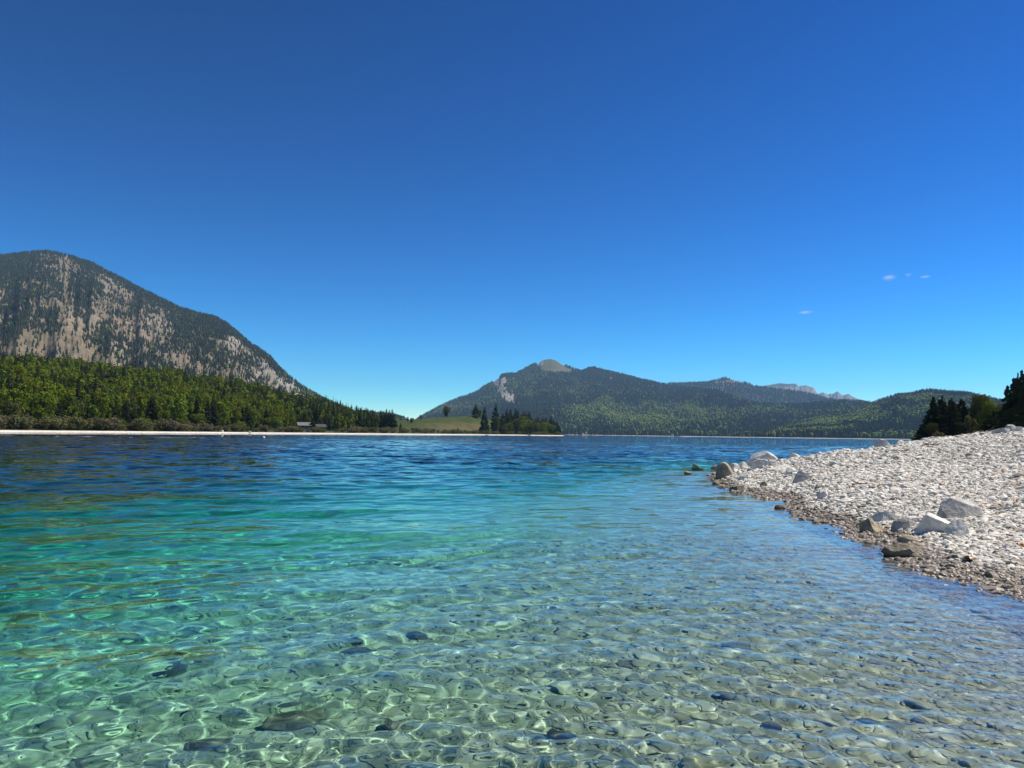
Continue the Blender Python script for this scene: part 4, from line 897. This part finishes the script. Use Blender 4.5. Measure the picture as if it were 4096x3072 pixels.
# ------------------------------------------------------------------ small things
def simple_mat(name, col, rough=.6, spec=.4):
    k = NT(name); n = k.noise(30, 4); k.set(k.mix(k.math('MULTIPLY', n, .35), col, tuple(c * .55 for c in col)), rough, spec); return k.m
M['white_paint'] = simple_mat('white_paint', (.75, .75, .74), .4); M['red_paint'] = simple_mat('red_paint', (.65, .03, .035), .4); M['dark_gear'] = simple_mat('dark_gear', (.04, .045, .05), .5)
M['driftwood'] = simple_mat('driftwood', (.20, .075, .03), .85, .2); M['leaf_brown'] = simple_mat('dead_leaf', (.30, .13, .04), .8, .2); M['roof_grey'] = simple_mat('weathered_roof', (.15, .145, .14), .8, .2)
M['dark_wood'] = simple_mat('dark_timber', (.085, .045, .028), .8, .2); M['plaster'] = simple_mat('pale_plaster', (.55, .5, .44), .9, .2); M['glass_dark'] = simple_mat('window_glass', (.03, .035, .04), .1, .5)
def bm_obj(name, bm, mat, parent=None, smooth=False):
    me = bpy.data.meshes.new(name); bm.to_mesh(me); bm.free(); me.materials.append(M[mat])
    for p in me.polygons: p.use_smooth = smooth
    o = bpy.data.objects.new(name, me); C.objects.link(o)
    if parent: o.parent = parent
    return o
def prism(pts_, y0, y1):
    bm = bmesh.new(); a = [bm.verts.new((x, y0, z)) for x, z in pts_]; b = [bm.verts.new((x, y1, z)) for x, z in pts_]; n = len(a)
    bm.faces.new(a); bm.faces.new(b[::-1])
    for i in range(n): bm.faces.new((a[i], b[i], b[(i + 1) % n], a[(i + 1) % n]))
    bmesh.ops.recalc_face_normals(bm, faces=bm.faces); return bm
def box(x0, x1, y0, y1, z0, z1): return prism([(x0, z0), (x1, z0), (x1, z1), (x0, z1)], y0, y1)
def empty(name, x, y, z, rz, label, cat, group=None):
    e = bpy.data.objects.new(name, None); C.objects.link(e); e.location = (x, y, z); e.rotation_euler = (0, 0, rz); return tag(e, label, cat, group)
def lathe(prof, n=20):
    bm = bmesh.new(); rings = [[bm.verts.new((math.cos(i * 6.2832 / n) * r, math.sin(i * 6.2832 / n) * r, z)) for i in range(n)] for r, z in prof]
    for a, b in zip(rings, rings[1:]):
        for i in range(n): bm.faces.new((a[i], a[(i + 1) % n], b[(i + 1) % n], b[i]))
    bm.faces.new(rings[0][::-1]); bm.faces.new(rings[-1]); return bm
bx, by = on_water(1055, 1753); e = empty('buoy', float(bx), float(by), 0, 0, 'small red and white buoy floating off the left shore', 'buoy')
bm_obj('float', lathe([(.04, -.16), (.2, -.1), (.3, .02), (.31, .12), (.27, .22)]), 'red_paint', e, True)
bm_obj('cap', lathe([(.268, .222), (.24, .28), (.14, .35), (.05, .37), (.04, .45)]), 'white_paint', e, True)
bm_obj('band', lathe([(.312, .06), (.322, .08), (.318, .12), (.308, .13)]), 'white_paint', e, True)
def boat(px, py, L, label):
    x, y = on_water(px, py); x, y = float(x), float(y); e = empty('boat', x, y, 0, -math.atan2(x, y) + random.uniform(-.2, .2), label, 'boat')
    S = []; 
    for t in np.linspace(-1, 1, 11):
        w = .19 * L * (1 - max(0, t) ** 2.2) ** .6 * (1 - .12 * max(0, -t)) + .004; hh = .12 * L * (1 + .35 * max(0, t) ** 2)
        S.append([(t * L / 2, -w, hh), (t * L / 2 * .97, -w * .7, -.02 * L), (t * L / 2 * .96, 0, -.05 * L), (t * L / 2 * .97, w * .7, -.02 * L), (t * L / 2, w, hh), (t * L / 2 * .985, w * .82, hh * .9), (t * L / 2 * .95, 0, .03 * L), (t * L / 2 * .985, -w * .82, hh * .9)])
    bm = bmesh.new(); R3 = [[bm.verts.new(p) for p in s] for s in S]
    for a, b in zip(R3, R3[1:]):
        for i in range(8): bm.faces.new((a[i], b[i], b[(i + 1) % 8], a[(i + 1) % 8]))
    bm.faces.new(R3[0]); bm.faces.new(R3[-1][::-1]); bmesh.ops.recalc_face_normals(bm, faces=bm.faces)
    bm_obj('hull', bm, 'white_paint', e, True)
    bm_obj('seat', box(-.12 * L, 0, -.15 * L, .15 * L, .075 * L, .095 * L), 'dark_wood', e)
    bm_obj('outboard_motor', prism([(-.5 * L, .02 * L), (-.44 * L, .02 * L), (-.43 * L, .2 * L), (-.5 * L, .22 * L), (-.53 * L, .15 * L)], -.04 * L, .04 * L), 'dark_gear', e)
boat(516, 1731.2, 2.6, 'small white boat moored off the yellow tinted round tree'); boat(697, 1732.3, 2.8, 'small white boat lying left of the broad yellow-green shore tree'); boat(1948, 1740.2, 3.6, 'white boat by the beach below the headland grove')
X, Y, Z = shore_z(1000., float(sD(1000)) + 1.5)
v, f = stone(3, 77, 8); o = mesh_np('boulder', v * np.array([.75, .6, .55]), f, [M['grey_rock']]); o.location = (float(X), float(Y), float(Z) + .25); tag(o, 'dark rock at the waterline of the left beach', 'boulder')
X, Y, Z = shore_z(890., float(sD(890)) + 5)
v, f = stone(3, 78, 8); o = mesh_np('boulder', v * np.array([.5, .4, .5]), f, [M['white_rock']]); o.location = (float(X), float(Y), float(Z) + .3); tag(o, 'pale rock on the left beach near the yellow-green tree', 'boulder')

def house(px, D, L, Wd, hw, hr, rz, label, wallm='dark_wood', roofm='roof_grey', zt=None, eave=.7, name='hut', wins=3, lower='plaster'):
    a = float(az_of(px)); x, y = D * math.sin(a), D * math.cos(a)
    z = zt if zt is not None else float(shore_z(float(px), D)[2]); e = empty(name, x, y, z, -a + rz, label, 'house')
    bm_obj('base', box(-L / 2 - .05, L / 2 + .05, -Wd / 2 - .05, Wd / 2 + .05, -1.2, hw * .38), lower, e)
    bm_obj('wall', prism([(-Wd / 2, hw * .381), (Wd / 2, hw * .381), (Wd / 2, hw), (0, hw + hr), (-Wd / 2, hw)], -L / 2, L / 2), wallm, e).rotation_euler = (0, 0, math.pi / 2)
    t = .22; sl_ = hr / (Wd / 2); xe = Wd / 2 + eave
    r_ = bm_obj('roof', prism([(-xe, hw - eave * sl_ + .05), (0, hw + hr + .06), (xe, hw - eave * sl_ + .05), (xe, hw - eave * sl_ + .05 + t), (0, hw + hr + .06 + t), (-xe, hw - eave * sl_ + .05 + t)], -L / 2 - .7, L / 2 + .7), roofm, e); r_.rotation_euler = (0, 0, math.pi / 2)
    for i in range(wins):
        u = -L / 2 + L * (i + .6) / (wins + .2); w = bm_obj('window', box(u - .55, u + .55, -Wd / 2 - .09, -Wd / 2 + .02, hw * .5, hw * .5 + 1.05), 'white_paint', e)
        bm_obj('pane', box(u - .45, u + .45, -Wd / 2 - .11, -Wd / 2 - .07, hw * .5 + .1, hw * .5 + .95), 'glass_dark', w)
    u = L / 2 - .7; d = bm_obj('door', box(u - .4, u + .4, -Wd / 2 - .12, -Wd / 2, 0, 1.9), 'dark_gear', e)
    return e
house(1216, 516, 8.2, 6.5, 3.1, 1.7, .18, 'timber hut with a pale grey roof on the left shore among the trees')
house(1280, 535, 6.0, 5.0, 2.6, 1.4, .4, 'darker small hut half hidden by trees right of the grey roofed one', roofm='dark_gear', wins=2, lower='dark_wood')
house(2345, 3235, 9, 7, 4, 2.5, .2, 'white house beside the rocky clearing on the far shore', wallm='plaster', zt=7, name='house')
house(2690, 3235, 8, 6, 4, 2.5, -.3, 'white house at the water on the far shore, right of the rocky clearing', wallm='plaster', zt=3, name='house')
# narrow pale beach of the far shore
px = np.linspace(2262, 3690, 240); co = []
for D_, z_ in ((-10, -.6), (0, .15), (12, 1.0), (30, 1.3)):
    d = lerp_tab([(2262, 3150), (2300, 3200), (2990, 3260), (3050, 2800), (3700, 2660)])(px) * 0 + np.interp(px, [2262, 2690, 2720, 3700], [3190, 3215, 2690, 2670]) + D_
    a = az_of(px); co.append(np.stack([d * np.sin(a), d * np.cos(a), z_ + .5 * fbm(px * .05, px * 0 + D_, 2) * (D_ > 0)], -1))
kb = NT('far_beach'); kb.set(kb.mix(kb.noise(.05, 3, .5, kb.pos()), (.20, .19, .15), (.36, .34, .29)), .95, .1); M['far_beach'] = kb.m
tag(mesh_np('far_beach', np.concatenate(co), grid_faces(4, 240), [M['far_beach']]), kind='structure')

# driftwood and dead leaves on the gravel
def stick(px, py, L, rz, label, forks=2, th=.018):
    X, Y, Z, D = ground_hit(px, py); bm = bmesh.new()
    def tube(p, q, r0, r1, n=6, k=6):
        rings = []
        for t in np.linspace(0, 1, k):
            c = Vector(p).lerp(Vector(q), t) + Vector((0, math.sin(t * 5) * .02 * L, math.sin(t * 3.1) * .04 * L)); r = r0 * (1 - t) + r1 * t
            rings.append([bm.verts.new((c.x + (random.random() - .5) * r * .4, c.y + math.cos(i * 6.283 / n) * r, c.z + math.sin(i * 6.283 / n) * r)) for i in range(n)])
        for a, b in zip(rings, rings[1:]):
            for i in range(n): bm.faces.new((a[i], a[(i + 1) % n], b[(i + 1) % n], b[i]))
        bm.faces.new(rings[0][::-1]); bm.faces.new(rings[-1])
    tube((-L / 2, 0, .03), (L / 2, 0, .05), th, th * .5)
    for i in range(forks): u = -L * .2 + i * L * .35; tube((u, 0, .05), (u + L * .22, (-1) ** i * L * .1, .05 + L * .16), th * .6, th * .25)
    o = bm_obj('driftwood', bm, 'driftwood', None, True); o.location = (X, Y, Z + .05); o.rotation_euler = (0, 0, rz); tag(o, label, 'driftwood')
stick(3722, 1789, .62, -.35, 'reddish brown forked driftwood lying high on the gravel', 3, .03)
stick(3440, 1952, .40, .2, 'short red-brown stick on the gravel left of the flat grey rock', 1)
stick(3525, 1957, .38, .7, 'dark twig leaning on the flat grey rock', 1, .014)
stick(4062, 2032, .30, .8, 'brown twig with dead leaves at the right edge of the gravel', 3, .012)
for px, py, s, lb in [(3872, 2256, .085, 'orange-brown dead leaf on the wet gravel right of the mossy boulder'), (3918, 2042, .09, 'pale brown dead leaf beside the biggest near boulder'), (3770, 1950, .08, 'rust red leaf in the middle of the open gravel'), (4078, 2198, .06, 'reddish dead leaf near the right edge above the wet gravel')]:
    X, Y, Z, D = ground_hit(px, py); bm = bmesh.new(); n = 12
    c = bm.verts.new((0, 0, .02)); ring = [bm.verts.new((math.cos(i * 6.283 / n) * s * (1 + .3 * (i % 2)), math.sin(i * 6.283 / n) * s * .6 * (1 + .3 * (i % 2)), .035 + .025 * math.sin(i * 1.7))) for i in range(n)]
    ring2 = [bm.verts.new((v.co.x, v.co.y, v.co.z - .003)) for v in ring]; c2 = bm.verts.new((0, 0, .017))
    for i in range(n):
        j = (i + 1) % n; bm.faces.new((c, ring[i], ring[j])); bm.faces.new((c2, ring2[j], ring2[i])); bm.faces.new((ring[j], ring[i], ring2[i], ring2[j]))
    o = bm_obj('dead_leaf', bm, 'leaf_brown', None, True); o.location = (X, Y, Z + .04); o.rotation_euler = (.3, .2, random.uniform(0, 6)); tag(o, lb, 'leaf')

# ------------------------------------------------------------------ four wisps of cloud, above the hazy air
k = NT('cloud_vapour'); k.t.nodes.remove(k.b); tc = k.n('TexCoord').outputs['Object']
ln = k.n('VectorMath', operation='LENGTH'); k.l(tc, ln.inputs[0]); nz = k.noise(2.2, 4, .65, tc)
dn = k.math('MULTIPLY', k.math('SUBTRACT', k.math('MULTIPLY', nz, 1.5), k.math('ADD', k.math('POWER', ln.outputs['Value'], 1.2), .16), clamp=True), .014)
pv = k.n('VolumePrincipled'); pv.inputs['Color'].default_value = (.97, .98, 1, 1); k.l(dn, pv.inputs['Density']); pv.inputs['Anisotropy'].default_value = .2; k.l(pv.outputs[0], k.out.inputs[1]); M['cloud'] = k.m
for px, py, w, h, lb in [(3555, 1110, 70, 30, 'biggest and highest of the small white wisps, puffy at its left end'), (3633, 1099, 34, 16, 'tiniest wisp of cloud, between the puffy one and the flat one'), (3700, 1107, 60, 13, 'thin flat wisp at the right end of the upper three'), (3220, 1249, 80, 18, 'lone wisp of cloud lower down above the far crags')]:
    p = at_dist(px, py, 13000.); D = 13000.; v, f = ico(3); o = mesh_np('cloud', v, f, [M['cloud']]); o.location = p; o.rotation_euler = (0, 0, -math.atan2(p[0], p[1]) + .2)
    o.scale = (w / F_PX * D / 2, w / F_PX * D / 3, h / F_PX * D / 2 * 1.15); tag(o, lb, 'cloud')

# ------------------------------------------------------------------ the air
k = NT('mountain_air'); k.t.nodes.remove(k.b); pv = k.n('VolumePrincipled'); pv.inputs['Color'].default_value = (.37, .66, 1, 1); pv.inputs['Density'].default_value = 3.9e-5; pv.inputs['Anisotropy'].default_value = 0.0
k.l(pv.outputs[0], k.out.inputs[1]); M['haze'] = k.m
hb = tag(bm_obj('haze', box(-17500, 17500, -15500, 17500, -62, 1250), 'haze'), 'thin blue air between the camera and the mountains', 'haze', kind='stuff')
